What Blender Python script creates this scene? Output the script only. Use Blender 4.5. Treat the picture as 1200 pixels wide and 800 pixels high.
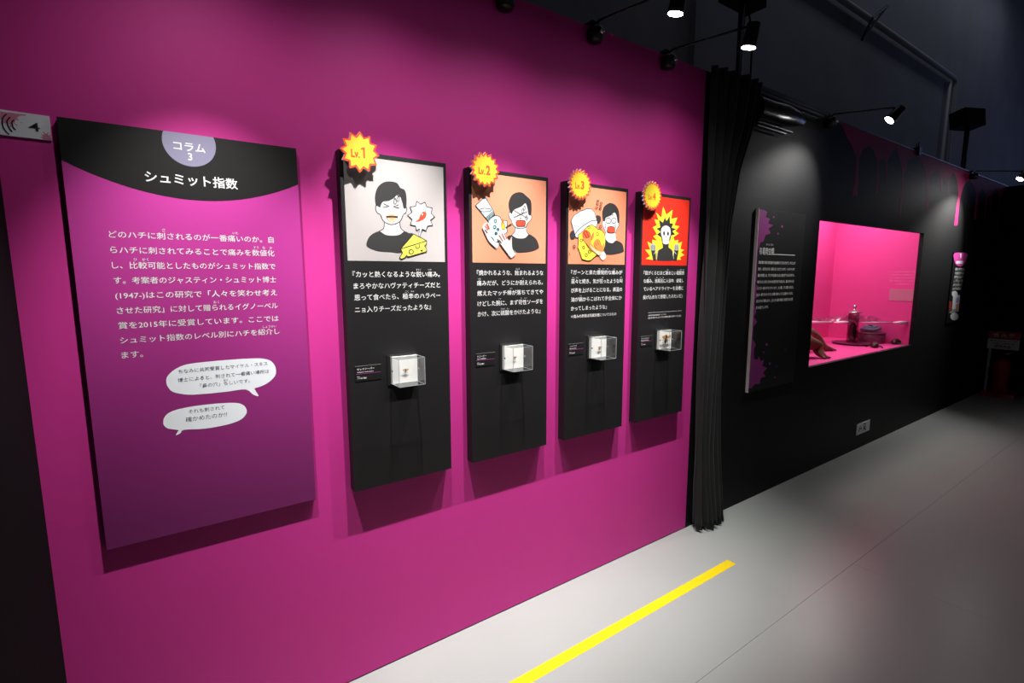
import bpy, bmesh, math, random
from mathutils import Vector, Matrix
from mathutils.geometry import tessellate_polygon
random.seed(4)
PI = math.pi
for o in list(bpy.data.objects): bpy.data.objects.remove(o)
sc = bpy.context.scene
C = sc.collection

# ------------------------------------------------------------------ camera
cam = bpy.data.cameras.new('camera'); camo = bpy.data.objects.new('camera', cam); C.objects.link(camo)
cam.sensor_width = 36; cam.lens = 583.9/1200*36; cam.clip_start = .02
PITCH, YAW, ROLL = math.radians(7.53), math.radians(34.793), math.radians(-.124)
camo.matrix_world = (Matrix.Translation((0, -1.806, 1.575)) @ Matrix.Rotation(-YAW, 4, 'Z')
                     @ Matrix.Rotation(PI/2-PITCH, 4, 'X') @ Matrix.Rotation(ROLL, 4, 'Z'))
sc.camera = camo
# ------------------------------------------------------------------ world, exposure
w = bpy.data.worlds.new('dim_hall'); sc.world = w; w.use_nodes = True
w.node_tree.nodes['Background'].inputs[0].default_value = (.85, .88, 1, 1)
w.node_tree.nodes['Background'].inputs[1].default_value = .008
vs = sc.view_settings
vs.view_transform = 'Standard'; vs.look = 'None'; vs.gamma = 1; vs.use_curve_mapping = False; vs.exposure = 0
SPOT_W = 160
SPOT_ANGLE = math.radians(60)
SPILL_W = 8.5
def area_light(name, loc, rot, sx, sy, watts, col):
    l = bpy.data.lights.new(name, 'AREA'); l.shape = 'RECTANGLE'; l.size = sx; l.size_y = sy; l.energy = watts; l.color = col
    o = bpy.data.objects.new(name, l); C.objects.link(o); o.location = loc; o.rotation_euler = rot
    return o
area_light('case_ceiling_light', (5.1, .40, 2.36), (0, 0, 0), 2.1, .6, 28, (1, .97, .95))       # tube lights in the showcase ceiling
area_light('far_window_light', (22, -3, 5), (0, math.radians(70), 0), 3, 3, 35, (.35, .45, 1))    # bluish daylight from the far end of the hall

area_light('back_wall_fill', (10, 1.0, 8), (math.radians(12), 0, 0), 14, .5, 20, (.75, .82, 1))                # unseen fill added high behind the partitions to lift the back wall
# ------------------------------------------------------------------ materials
def srgb(h):
    if isinstance(h, str): h = [int(h[i:i+2], 16)/255 for i in (0, 2, 4)]
    return tuple((c/12.92 if c <= .04045 else ((c+.055)/1.055)**2.4) for c in h) + (1,)
def mat(name, col, rough=.6, metal=0, noise=0, nscale=30, bump=0, emit=0, spec=.5, sheen=0):
    m = bpy.data.materials.new(name); m.use_nodes = True; nt = m.node_tree; b = nt.nodes['Principled BSDF']
    c = srgb(col)
    b.inputs['Base Color'].default_value = c; b.inputs['Roughness'].default_value = rough; b.inputs['Metallic'].default_value = metal
    b.inputs['Specular IOR Level'].default_value = spec
    if sheen: b.inputs['Sheen Weight'].default_value = sheen
    if emit: b.inputs['Emission Color'].default_value = c; b.inputs['Emission Strength'].default_value = emit
    if noise or bump:
        tc = nt.nodes.new('ShaderNodeTexCoord'); n = nt.nodes.new('ShaderNodeTexNoise')
        n.inputs['Scale'].default_value = nscale; n.inputs['Detail'].default_value = 5
        nt.links.new(tc.outputs['Object'], n.inputs['Vector'])
        if noise:
            mx = nt.nodes.new('ShaderNodeMixRGB'); mx.inputs[1].default_value = tuple(v*(1-noise) for v in c[:3])+(1,)
            mx.inputs[2].default_value = tuple(min(1, v*(1+noise)) for v in c[:3])+(1,)
            nt.links.new(n.outputs['Fac'], mx.inputs[0]); nt.links.new(mx.outputs[0], b.inputs['Base Color'])
        if bump:
            bp = nt.nodes.new('ShaderNodeBump'); bp.inputs['Strength'].default_value = bump; bp.inputs['Distance'].default_value = .01
            nt.links.new(n.outputs['Fac'], bp.inputs['Height']); nt.links.new(bp.outputs[0], b.inputs['Normal'])
    return m
def clear(name, tint, refl, rough=.03, pwr=5):
    m = bpy.data.materials.new(name); m.use_nodes = True; nt = m.node_tree; nt.nodes.clear()
    out = nt.nodes.new('ShaderNodeOutputMaterial'); t = nt.nodes.new('ShaderNodeBsdfTransparent'); g = nt.nodes.new('ShaderNodeBsdfGlossy')
    t.inputs[0].default_value = tint; g.inputs['Roughness'].default_value = rough
    lw = nt.nodes.new('ShaderNodeLayerWeight'); lw.inputs[0].default_value = .5
    pw = nt.nodes.new('ShaderNodeMath'); pw.operation = 'POWER'; pw.inputs[1].default_value = pwr
    ma = nt.nodes.new('ShaderNodeMath'); ma.operation = 'MULTIPLY_ADD'; ma.inputs[1].default_value = .8; ma.inputs[2].default_value = refl
    nt.links.new(lw.outputs['Facing'], pw.inputs[0]); nt.links.new(pw.outputs[0], ma.inputs[0])
    mx = nt.nodes.new('ShaderNodeMixShader')
    nt.links.new(ma.outputs[0], mx.inputs[0]); nt.links.new(t.outputs[0], mx.inputs[1]); nt.links.new(g.outputs[0], mx.inputs[2])
    nt.links.new(mx.outputs[0], out.inputs[0]); return m
M = dict(
 magenta=mat('magenta_painted_wall', 'cb3290', .62, noise=.03, nscale=9, spec=.3),
 blackwall=mat('black_painted_wall', '0c0c0e', .6, noise=.1, nscale=40, bump=.05, spec=.22),
 blackfoam=mat('black_board', '191819', .55, noise=.05, spec=.35),
 endwall=mat('black_end_wall', '0a090b', .9, spec=.1),
 concrete=mat('dark_concrete', 'a2a2a6', .85, noise=.22, nscale=1.7, bump=.1),
 floor=mat('grey_resin_floor', 'a0a4a1', .3, noise=.06, nscale=2.2, bump=.012, spec=.45),
 seam=mat('floor_seam', '55554f', .7),
 void=mat('gap_black', '050505', .9),
 curtain=mat('black_curtain_cloth', '0b0b0c', .9, noise=.2, nscale=60, sheen=.12),
 vinyl=mat('glossy_black_vinyl', '17120f', .22, bump=.25, nscale=14),
 rail=mat('dull_aluminium', '77797d', .38, metal=.8),
 blackmetal=mat('black_metal', '101012', .4, metal=.3),
 pipe=mat('grey_painted_pipe', 'cccccc', .5),
 lens=mat('lit_lamp_lens', 'ffffff', .3, emit=26),
 tape=mat('yellow_floor_tape', 'e8cc14', .45, spec=.3),
 ink=mat('ink_black', '1d1b1c', .6), black=mat('print_black', '2b292a', .6), hair=mat('print_hair', '262425', .6),
 skin=mat('print_skin', 'ccc8c9', .6), white=mat('print_white', 'd4d4d4', .6), paper=mat('print_paper', 'f2f6fc', .55),
 glow1=mat('print_pale_orange', 'fcc09a', .6), glow2=mat('print_orange_pink', 'f79d74', .6), red=mat('print_red', 'f0452a', .6),
 green=mat('print_green', '5fae7f', .6), cheese=mat('print_cheese', 'd8d452', .6), foam=mat('print_foam_blue', 'b4d2dc', .6),
 flame=mat('print_flame', 'e8641e', .6), yellow=mat('print_yellow', 'eed62c', .6), dred=mat('print_dark_red', 'a3301f', .6),
 orange=mat('print_orange', 'ef8440', .6), pot=mat('print_pot', 'c0c2cc', .6), oil=mat('print_oil', 'e0cf3c', .6),
 grey=mat('print_grey', 'a9a9a8', .6), splat=mat('print_splatter_pink', 'cf7c9c', .6), plum=mat('print_plum', '8c2c7c', .5),
 pinkp=mat('print_pink', 'dd45a8', .6), lilac=mat('print_lilac', 'b9a6e6', .6), drip=mat('dark_magenta_paint', 'b41c60', .6, spec=.2),
 bg_a=mat('picture_pale_pink', 'b2abaa', .6), bg_b=mat('picture_salmon_pink', 'dd8c6c', .6), bg_c=mat('picture_salmon', 'dd8462', .6), bg_d=mat('picture_red', 'd4240c', .6),
 text=mat('printed_white_text', 'e4e4e4', .6), textdark=mat('printed_dark_text', '4a4650', .6), textpink=mat('printed_magenta_line', 'b0399a', .6),
 textor=mat('printed_orange_text', 'cc4a10', .6), textpale=mat('printed_pale_text', 'f58cc0', .6),
 purple=mat('panel_purple', 'a03aa0', .5, spec=.35), panelblack=mat('panel_black', '161515', .5, spec=.35), circle=mat('panel_grey_circle', '84809a', .5),
 signwhite=mat('sign_white', 'dcdfe6', .5), edgewhite=mat('foam_board_edge', 'e8dcdc', .7), badgered=mat('badge_red', 'e8401c', .55), badgeyel=mat('badge_yellow', 'd8c028', .55),
 foamblock=mat('white_foam', 'f4f4f0', .8), acryledge=mat('polished_acrylic_edge', 'a9b0b4', .25),
 acrylic=clear('clear_acrylic', (.985, .99, .99, 1), .08, .03, 3.5), glass=clear('window_glass', (.98, .98, .98, 1), .04),
 film=clear('reflection_film', (.9, .84, .88, 1), .25, .15), jarglass=clear('jar_glass', (.62, .42, .5, 1), .08),  # film: for the added sheets that imitate window reflections
 pinkwall=mat('pink_case_lining', 'ee469e', .75), silver=mat('silver_lid', 'c9c2c2', .25, metal=.9),
 plate=mat('plum_dish', '6d2c50', .35), drum=mat('mauve_tin', '80405f', .45), coil=mat('blue_grey_snake', '7d84a2', .45, noise=.4, nscale=60),
 specimen=mat('dark_brown_specimen', '3a1d1c', .4, noise=.4, nscale=50), reptile=mat('brown_reptile_skin', '7d5638', .6, noise=.45, nscale=45, bump=.5),
 claw=mat('dark_claw', '241a16', .4), strip=mat('reflection_white', 'ffe8f4', .4),  # strip: pale colour standing in for reflections in the showcase window
 extred=mat('extinguisher_red', 'b3161a', .35), signred=mat('sign_red', 'b32436', .5), brass=mat('pale_brass', 'c9b45a', .4, metal=.6),
 insect=mat('insect_body', '2a1a10', .5), wing=mat('amber_wing', 'c98a2c', .4), fabricdark=mat('black_rubber', '0d0d0d', .6))

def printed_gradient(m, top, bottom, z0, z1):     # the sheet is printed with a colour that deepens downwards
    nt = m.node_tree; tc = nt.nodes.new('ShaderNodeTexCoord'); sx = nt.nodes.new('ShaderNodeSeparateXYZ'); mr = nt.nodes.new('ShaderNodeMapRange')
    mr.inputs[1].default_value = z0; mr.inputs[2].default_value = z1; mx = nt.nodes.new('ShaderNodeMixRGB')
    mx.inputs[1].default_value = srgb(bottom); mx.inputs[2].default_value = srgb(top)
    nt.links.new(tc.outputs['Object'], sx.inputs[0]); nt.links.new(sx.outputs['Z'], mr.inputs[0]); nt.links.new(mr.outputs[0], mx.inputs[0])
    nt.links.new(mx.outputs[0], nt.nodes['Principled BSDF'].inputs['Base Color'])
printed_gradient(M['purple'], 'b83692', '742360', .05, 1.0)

# ------------------------------------------------------------------ mesh helpers
class MB:
    def __init__(s): s.v = []; s.f = []; s.m = []; s.mats = []
    def mi(s, m):
        if m not in s.mats: s.mats.append(m)
        return s.mats.index(m)
    def add(s, vs, fs, m):
        k = len(s.v); s.v += [tuple(p) for p in vs]; i = s.mi(m)
        for f in fs: s.f.append([k+j for j in f]); s.m.append(i)
        return s
    def box(s, a, b, m):
        x0, y0, z0 = a; x1, y1, z1 = b
        vs = [(x0,y0,z0),(x1,y0,z0),(x1,y1,z0),(x0,y1,z0),(x0,y0,z1),(x1,y0,z1),(x1,y1,z1),(x0,y1,z1)]
        return s.add(vs, [(3,2,1,0),(4,5,6,7),(0,1,5,4),(1,2,6,5),(2,3,7,6),(3,0,4,7)], m)
    def tube(s, pts, r, m, n=10, cap=True):
        pts = [Vector(p) for p in pts]; rs = r if isinstance(r, (list, tuple)) else [r]*len(pts); rings = []
        for i, p in enumerate(pts):
            d = (pts[min(i+1, len(pts)-1)]-pts[max(i-1, 0)]).normalized()
            ref = Vector((0,0,1)) if abs(d.z) < .9 else Vector((1,0,0))
            a = d.cross(ref).normalized(); b = d.cross(a)
            rings.append([p+rs[i]*(math.cos(2*PI*k/n)*a+math.sin(2*PI*k/n)*b) for k in range(n)])
        vs = [q for R_ in rings for q in R_]; fs = []
        for i in range(len(pts)-1):
            for k in range(n): fs.append((i*n+k, i*n+(k+1)%n, (i+1)*n+(k+1)%n, (i+1)*n+k))
        if cap: fs += [tuple(range(n)), tuple(range(len(vs)-n, len(vs)))]
        return s.add(vs, fs, m)
    def lathe(s, prof, c, m, n=24):
        vs = []; fs = []
        for r, z in prof:
            for k in range(n): vs.append((c[0]+r*math.cos(2*PI*k/n), c[1]+r*math.sin(2*PI*k/n), c[2]+z))
        for i in range(len(prof)-1):
            for k in range(n): fs.append((i*n+k, i*n+(k+1)%n, (i+1)*n+(k+1)%n, (i+1)*n+k))
        fs += [tuple(range(n))[::-1], tuple(range(len(vs)-n, len(vs)))]
        return s.add(vs, fs, m)
    def prism(s, poly, y0, y1, mf, ms=None):     # poly in x,z ; front face at y0
        n = len(poly); k = len(s.v)
        tris = tessellate_polygon([[Vector((a, b, 0)) for a, b in poly]])
        s.add([(a, y0, b) for a, b in poly], tris, mf)
        s.add([(a, y1, b) for a, b in poly], tris, ms or mf)
        side = [(a, y0, b) for a, b in poly]+[(a, y1, b) for a, b in poly]
        return s.add(side, [(i, (i+1) % n, n+(i+1) % n, n+i) for i in range(n)], ms or mf)
    def flat(s, poly, y, m):
        tris = tessellate_polygon([[Vector((a, b, 0)) for a, b in poly]])
        return s.add([(a, y, b) for a, b in poly], tris, m)
    def ribbon(s, pts, wd, y, m, closed=False):
        pts = [Vector(p) for p in pts]; n = len(pts); L = []; R_ = []
        for i in range(n):
            a = pts[(i-1) % n] if (closed or i > 0) else pts[i]
            b = pts[(i+1) % n] if (closed or i < n-1) else pts[i]
            d1 = (pts[i]-a); d2 = (b-pts[i]); d1 = d1.normalized() if d1.length else d2.normalized(); d2 = d2.normalized() if d2.length else d1
            t = (d1+d2); t = t.normalized() if t.length > .2 else d1
            nn = Vector((-t.y, t.x)); k = max(.5, abs(nn.dot(Vector((-d1.y, d1.x)))))
            L.append(pts[i]+nn*wd/2/k); R_.append(pts[i]-nn*wd/2/k)
        vs = [(p.x, y, p.y) for p in L]+[(p.x, y, p.y) for p in R_]
        rng = range(n if closed else n-1)
        return s.add(vs, [(i, (i+1) % n, n+(i+1) % n, n+i) for i in rng], m)
    def build(s, name, parent=None, smooth=False, loc=None):
        me = bpy.data.meshes.new(name); me.from_pydata(s.v, [], s.f)
        for m in s.mats: me.materials.append(M[m])
        me.polygons.foreach_set('material_index', s.m)
        if smooth: me.polygons.foreach_set('use_smooth', [True]*len(s.f))
        me.validate(); me.update()
        bm = bmesh.new(); bm.from_mesh(me); bmesh.ops.recalc_face_normals(bm, faces=bm.faces); bm.to_mesh(me); bm.free()
        o = bpy.data.objects.new(name, me); C.objects.link(o)
        if parent: o.parent = parent
        if loc: o.location = loc
        return o
def smooth_path(q, closed):
    n = len(q); out = []
    if n < 3: return q
    for i in range(n if closed else n-1):
        p0 = q[(i-1) % n] if closed or i > 0 else q[i]; p1 = q[i]; p2 = q[(i+1) % n]; p3 = q[(i+2) % n] if closed or i < n-2 else p2
        for k in range(4):
            t = k/4
            out.append(tuple(.5*((2*p1[j])+(-p0[j]+p2[j])*t+(2*p0[j]-5*p1[j]+4*p2[j]-p3[j])*t*t+(-p0[j]+3*p1[j]-3*p2[j]+p3[j])*t**3) for j in (0, 1)))
    if not closed: out.append(q[-1])
    return out
def tag(o, label, cat, group=None):
    o['label'] = label; o['category'] = cat
    if group: o['group'] = group
    return o
def struct(o): o['kind'] = 'structure'; return o
def thing(name, loc, label, cat, group=None):
    o = bpy.data.objects.new(name, None); C.objects.link(o); o.location = loc; o.empty_display_size = .1
    return tag(o, label, cat, group)
def draw(mb, items, y0, step=.00008):            # flat print: each shape a hair proud of the one before
    y = y0
    for kind, col, wd, sm, cl, q in items:
        pts = [(a/1000, b/1000) for a, b in q]
        if sm: pts = smooth_path(pts, cl or kind == 'F')
        y -= step
        if kind == 'F': mb.flat(pts, y, col)
        else: mb.ribbon(pts, (wd*.95+1.5)/1000, y, col, bool(cl))
    return y
_tc = bpy.data.curves.new('lettering', 'FONT'); _tc.resolution_u = 2
_to = bpy.data.objects.new('lettering', _tc); C.objects.link(_to)
def letters(mb, s, x0, x1, zc, y, m, bold=0, h=None, cz=.36, tilt=0):
    if isinstance(mb, Lines):
        t = MB(); letters0(t, s, x0, x1, zc, y, m, bold, h, cz, tilt); mb.done.append(t)
    else: letters0(mb, s, x0, x1, zc, y, m, bold, h, cz, tilt)
class Lines:                                       # collects lines of lettering; each becomes a part of its own
    def __init__(s): s.v = []; s.done = []
    def build(s, name, parent):
        for m in s.done: m.build(name, parent)
def letters0(mb, s, x0, x1, zc, y, m, bold=0, h=None, cz=.36, tilt=0):
    """flat lettering filling x0..x1, its middle at zc; h = em height in m (else as wide)"""
    _tc.body = s; _tc.offset = bold; _tc.update_tag()
    me = bpy.data.meshes.new_from_object(_to.evaluated_get(bpy.context.evaluated_depsgraph_get()))
    xs = [v.co.x for v in me.vertices]
    if xs:
        a, b = min(xs), max(xs); k = (x1-x0)/(b-a); kz = h if h else k
        mb.add([(x0+(v.co.x-a)*k, y, zc+(v.co.y-cz)*kz+tilt*(v.co.x-a)*k) for v in me.vertices], [tuple(p.vertices) for p in me.polygons], m)
    bpy.data.meshes.remove(me)
ART = {
 'picture_a': [
  ('F','skin',0,1,1,[(131.1,1054.5),(121.1,1037.5),(119.1,1021.5),(125.1,1009.5),(135.1,1005.5),(140.1,992.5),(152.1,978.5),(176.1,972.5),(201.1,980.5),(215.1,994.5),(221.1,1009.5),(232.1,1018.5),(236.1,1033.5),(233.1,1042.5),(224.1,1066.5),(187.1,1079.5)]),
  ('L','ink',1.6,1,1,[(131.1,1054.5),(121.1,1037.5),(119.1,1021.5),(125.1,1009.5),(135.1,1005.5),(140.1,992.5),(152.1,978.5),(176.1,972.5),(201.1,980.5),(215.1,994.5),(221.1,1009.5),(232.1,1018.5),(236.1,1033.5),(233.1,1042.5),(224.1,1066.5),(187.1,1079.5)]),
  ('F','skin',0,1,1,[(149.1,984.5),(148.1,966.5),(143.1,954.5),(129.1,946.5),(151.1,933.5),(182.1,932.5),(209.1,937.5),(226.1,949.5),(209.1,960.5),(206.1,985.5)]),
  ('L','ink',1.6,1,0,[(149.1,981.5),(148.1,966.5),(143.1,954.5),(128.1,946.5)]),
  ('L','ink',1.6,1,0,[(207.1,985.5),(209.1,965.5),(216.1,955.5),(226.1,949.5)]),
  ('L','ink',1.6,1,0,[(138.1,1000.5),(142.1,988.5),(154.1,977.5),(176.1,972.5),(201.1,980.5),(214.1,993.5),(220.1,1007.5)]),
  ('F','black',0,1,1,[(129.1,946.5),(103.1,935.5),(88.1,920.5),(80.1,897.5),(89.1,887.5),(122.1,876.5),(171.1,874.5),(214.1,876.5),(257.1,939.5),(241.1,945.5),(224.1,950.5),(204.1,937.5),(177.1,933.5),(151.1,935.5)]),
  ('F','hair',0,1,1,[(120.1,1037.5),(118.1,1067.5),(129.1,1098.5),(151.1,1117.5),(175.1,1123.5),(201.1,1120.5),(214.1,1104.5),(230.1,1098.5),(236.1,1075.5),(234.1,1037.5),(224.1,1033.5),(219.1,1053.5),(207.1,1081.5),(186.1,1065.5),(168.1,1055.5),(148.1,1051.5),(139.1,1039.5),(135.1,1029.5),(126.1,1034.5)]),
  ('L','ink',1.5,0,0,[(148.1,1043.5),(168.1,1036.5),(146.1,1030.5)]),
  ('L','ink',1.5,0,0,[(205.1,1044.5),(185.1,1036.5),(206.1,1032.5)]),
  ('L','ink',1.3,1,1,[(192.1,1067.5),(187.1,1054.5),(188.1,1046.5),(193.1,1046.5),(196.1,1053.5)]),
  ('L','ink',1.3,1,1,[(206.1,1075.5),(199.1,1064.5),(200.1,1057.5),(205.1,1056.5),(208.1,1065.5)]),
  ('L','ink',1.6,0,0,[(172.1,1011.5),(178.1,1009.5),(182.1,1011.5)]),
  ('F','glow1',0,1,1,[(157.1,998.5),(167.1,1010.5),(184.1,1012.5),(197.1,1002.5),(186.1,984.5),(170.1,983.5)]),
  ('F','glow2',0,1,1,[(164.1,999.5),(172.1,1007.5),(184.1,1008.5),(192.1,1000.5),(184.1,989.5),(171.1,988.5)]),
  ('L','black',5.5,0,0,[(156.1,998.5),(177.1,1000.5),(200.1,1000.5)]),
  ('F','white',0,0,1,[(276.1,1061.5),(292.1,1052.5),(309.1,1061.5),(316.1,1044.5),(338.1,1042.5),(334.1,1022.5),(347.1,1009.5),(330.1,997.5),(338.1,978.5),(318.1,975.5),(310.1,956.5),(296.1,962.5),(280.1,926.5),(284.1,962.5),(273.1,955.5),(268.1,972.5),(248.1,975.5),(256.1,995.5),(239.1,1008.5),(256.1,1020.5),(249.1,1039.5),(271.1,1043.5)]),
  ('L','ink',1.6,0,1,[(276.1,1061.5),(292.1,1052.5),(309.1,1061.5),(316.1,1044.5),(338.1,1042.5),(334.1,1022.5),(347.1,1009.5),(330.1,997.5),(338.1,978.5),(318.1,975.5),(310.1,956.5),(296.1,962.5),(280.1,926.5),(284.1,962.5),(273.1,955.5),(268.1,972.5),(248.1,975.5),(256.1,995.5),(239.1,1008.5),(256.1,1020.5),(249.1,1039.5),(271.1,1043.5)]),
  ('F','red',0,1,1,[(268.1,988.5),(281.1,997.5),(289.1,1014.5),(299.1,1025.5),(310.1,1026.5),(314.1,1015.5),(305.1,1000.5),(284.1,989.5)]),
  ('F','green',0,0,1,[(306.1,1025.5),(310.1,1035.5),(312.1,1029.5),(315.1,1024.5)]),
  ('F','white',0,1,1,[(300.1,1016.5),(300.1,1014.5),(299.1,1013.5),(298.1,1012.5),(297.1,1011.5),(297.1,1012.5),(296.1,1013.5),(295.1,1014.5),(295.1,1016.5),(295.1,1017.5),(296.1,1019.5),(297.1,1020.5),(298.1,1020.5),(299.1,1020.5),(299.1,1019.5),(300.1,1017.5)]),
  ('F','cheese',0,0,1,[(207.1,886.5),(260.1,942.5),(312.1,919.5),(311.1,907.5),(303.1,900.5),(310.1,891.5),(311.1,879.5),(236.1,858.5),(229.1,863.5),(222.1,854.5),(208.1,849.5),(202.1,855.5),(214.1,872.5)]),
  ('L','ink',1.6,0,1,[(207.1,886.5),(260.1,942.5),(312.1,919.5),(311.1,907.5),(303.1,900.5),(310.1,891.5),(311.1,879.5),(236.1,858.5),(229.1,863.5),(222.1,854.5),(208.1,849.5),(202.1,855.5),(214.1,872.5)]),
  ('L','ink',1.6,0,0,[(207.1,886.5),(312.1,919.5)]),
  ('L','ink',1.5,1,1,[(257.1,877.5),(256.1,874.5),(254.1,871.5),(251.1,869.5),(248.1,869.5),(245.1,869.5),(242.1,871.5),(240.1,873.5),(240.1,877.5),(241.1,880.5),(242.1,882.5),(245.1,884.5),(248.1,885.5),(252.1,884.5),(254.1,883.5),(256.1,880.5)]),
  ('L','ink',1.5,1,0,[(266.1,901.5),(268.1,892.5),(276.1,890.5),(282.1,897.5),(282.1,906.5)]),
  ('F','ink',0,0,1,[(284.1,885.5),(290.1,884.5),(297.1,887.5),(291.1,877.5)]),
 ],
 'picture_b': [
  ('F','skin',0,1,1,[(205.8,1053.5),(191.8,1050.5),(190.8,1033.5),(202.8,1018.5),(210.8,1001.5),(227.8,991.5),(255.8,988.5),(277.8,994.5),(289.8,1012.5),(306.8,1027.5),(310.8,1045.5),(297.8,1051.5),(286.8,1097.5),(221.8,1070.5)]),
  ('L','ink',1.6,1,1,[(205.8,1053.5),(191.8,1050.5),(190.8,1033.5),(202.8,1018.5),(210.8,1001.5),(227.8,991.5),(255.8,988.5),(277.8,994.5),(289.8,1012.5),(306.8,1027.5),(310.8,1045.5),(297.8,1051.5),(286.8,1097.5),(221.8,1070.5)]),
  ('F','skin',0,1,1,[(221.8,995.5),(220.8,973.5),(202.8,956.5),(232.8,945.5),(272.8,947.5),(295.8,963.5),(283.8,976.5),(280.8,998.5)]),
  ('L','ink',1.6,1,0,[(221.8,991.5),(220.8,973.5),(202.8,956.5)]),
  ('L','ink',1.6,1,0,[(281.8,996.5),(283.8,976.5),(296.8,963.5)]),
  ('L','ink',1.6,1,0,[(207.8,1005.5),(216.8,995.5),(232.8,988.5),(255.8,988.5),(277.8,994.5),(289.8,1011.5)]),
  ('F','black',0,1,1,[(202.8,957.5),(180.8,949.5),(188.8,934.5),(205.8,923.5),(221.8,888.5),(295.8,890.5),(341.8,903.5),(350.8,915.5),(338.8,942.5),(318.8,957.5),(295.8,964.5),(272.8,948.5),(232.8,946.5)]),
  ('F','hair',0,1,1,[(202.8,1044.5),(190.8,1067.5),(190.8,1093.5),(205.8,1121.5),(232.8,1135.5),(260.8,1136.5),(283.8,1123.5),(303.8,1109.5),(308.8,1085.5),(306.8,1049.5),(293.8,1048.5),(286.8,1074.5),(276.8,1094.5),(255.8,1079.5),(221.8,1065.5),(210.8,1055.5)]),
  ('L','ink',1.4,0,0,[(216.8,1060.5),(286.8,1032.5)]),
  ('L','ink',1.4,0,0,[(213.8,1030.5),(286.8,1060.5)]),
  ('L','ink',1.2,1,1,[(260.8,1070.5),(255.8,1057.5),(262.8,1053.5),(266.8,1064.5)]),
  ('L','ink',1.2,1,1,[(271.8,1082.5),(265.8,1068.5),(271.8,1065.5),(276.8,1075.5)]),
  ('L','ink',1.2,1,1,[(281.8,1043.5),(276.8,1030.5),(283.8,1024.5),(287.8,1033.5)]),
  ('L','ink',1.5,0,0,[(246.8,1031.5),(250.8,1028.5),(254.8,1031.5)]),
  ('F','red',0,1,1,[(230.8,1018.5),(252.8,1021.5),(272.8,1020.5),(275.8,1009.5),(269.8,999.5),(252.8,997.5),(233.8,997.5),(227.8,1006.5)]),
  ('L','ink',1.6,1,1,[(230.8,1018.5),(252.8,1021.5),(272.8,1020.5),(275.8,1009.5),(269.8,999.5),(252.8,997.5),(233.8,997.5),(227.8,1006.5)]),
  ('F','foam',0,1,1,[(88.8,1009.5),(96.8,995.5),(93.8,971.5),(95.8,950.5),(108.8,940.5),(119.8,925.5),(134.8,928.5),(145.8,941.5),(167.8,957.5),(180.8,971.5),(178.8,986.5),(181.8,1012.5),(167.8,1016.5),(154.8,1013.5),(143.8,1029.5),(119.8,1032.5)]),
  ('L','ink',1.6,1,1,[(88.8,1009.5),(96.8,995.5),(93.8,971.5),(95.8,950.5),(108.8,940.5),(119.8,925.5),(134.8,928.5),(145.8,941.5),(167.8,957.5),(180.8,971.5),(178.8,986.5),(181.8,1012.5),(167.8,1016.5),(154.8,1013.5),(143.8,1029.5),(119.8,1032.5)]),
  ('F','foam',0,0,1,[(73.8,1103.5),(28.8,1066.5),(76.8,1019.5),(87.8,1009.5),(119.8,1037.5),(108.8,1057.5)]),
  ('L','ink',1.6,0,1,[(73.8,1103.5),(28.8,1066.5),(76.8,1019.5),(87.8,1009.5),(119.8,1037.5),(108.8,1057.5)]),
  ('F','white',0,1,1,[(102.8,1053.5),(100.8,1051.5),(94.8,1048.5),(85.8,1046.5),(74.8,1045.5),(64.8,1044.5),(55.8,1045.5),(49.8,1047.5),(47.8,1050.5),(49.8,1052.5),(55.8,1055.5),(64.8,1057.5),(74.8,1058.5),(85.8,1058.5),(94.8,1058.5),(100.8,1056.5)]),
  ('L','ink',1.5,1,1,[(102.8,1053.5),(100.8,1051.5),(94.8,1048.5),(85.8,1046.5),(74.8,1045.5),(64.8,1044.5),(55.8,1045.5),(49.8,1047.5),(47.8,1050.5),(49.8,1052.5),(55.8,1055.5),(64.8,1057.5),(74.8,1058.5),(85.8,1058.5),(94.8,1058.5),(100.8,1056.5)]),
  ('L','ink',1.8,0,0,[(76.8,1020.5),(110.8,1048.5)]),
  ('L','ink',1.8,0,0,[(79.8,1016.5),(114.8,1044.5)]),
  ('L','ink',1.8,0,0,[(83.8,1012.5),(117.8,1040.5)]),
  ('L','ink',1.6,1,1,[(127.8,1011.5),(126.8,1008.5),(125.8,1006.5),(123.8,1005.5),(121.8,1004.5),(119.8,1005.5),(117.8,1006.5),(116.8,1008.5),(115.8,1010.5),(116.8,1012.5),(117.8,1014.5),(119.8,1016.5),(121.8,1016.5),(123.8,1016.5),(125.8,1015.5),(126.8,1013.5)]),
  ('L','ink',1.6,1,1,[(124.8,986.5),(123.8,984.5),(122.8,982.5),(120.8,981.5),(117.8,980.5),(115.8,980.5),(113.8,982.5),(112.8,983.5),(111.8,986.5),(112.8,988.5),(113.8,990.5),(115.8,991.5),(118.8,992.5),(120.8,992.5),(122.8,991.5),(123.8,989.5)]),
  ('L','ink',1.6,1,1,[(138.8,978.5),(138.8,976.5),(137.8,974.5),(135.8,973.5),(133.8,973.5),(131.8,973.5),(130.8,974.5),(129.8,975.5),(128.8,977.5),(129.8,979.5),(130.8,980.5),(131.8,981.5),(133.8,982.5),(135.8,981.5),(137.8,981.5),(138.8,979.5)]),
  ('L','ink',1.6,1,1,[(129.8,961.5),(129.8,959.5),(127.8,958.5),(126.8,957.5),(124.8,957.5),(122.8,957.5),(121.8,958.5),(120.8,959.5),(119.8,961.5),(120.8,962.5),(121.8,964.5),(122.8,965.5),(124.8,965.5),(126.8,965.5),(128.8,964.5),(129.8,963.5)]),
  ('F','flame',0,1,1,[(156.8,1021.5),(168.8,999.5),(171.8,986.5),(161.8,978.5),(152.8,985.5),(150.8,998.5)]),
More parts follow.
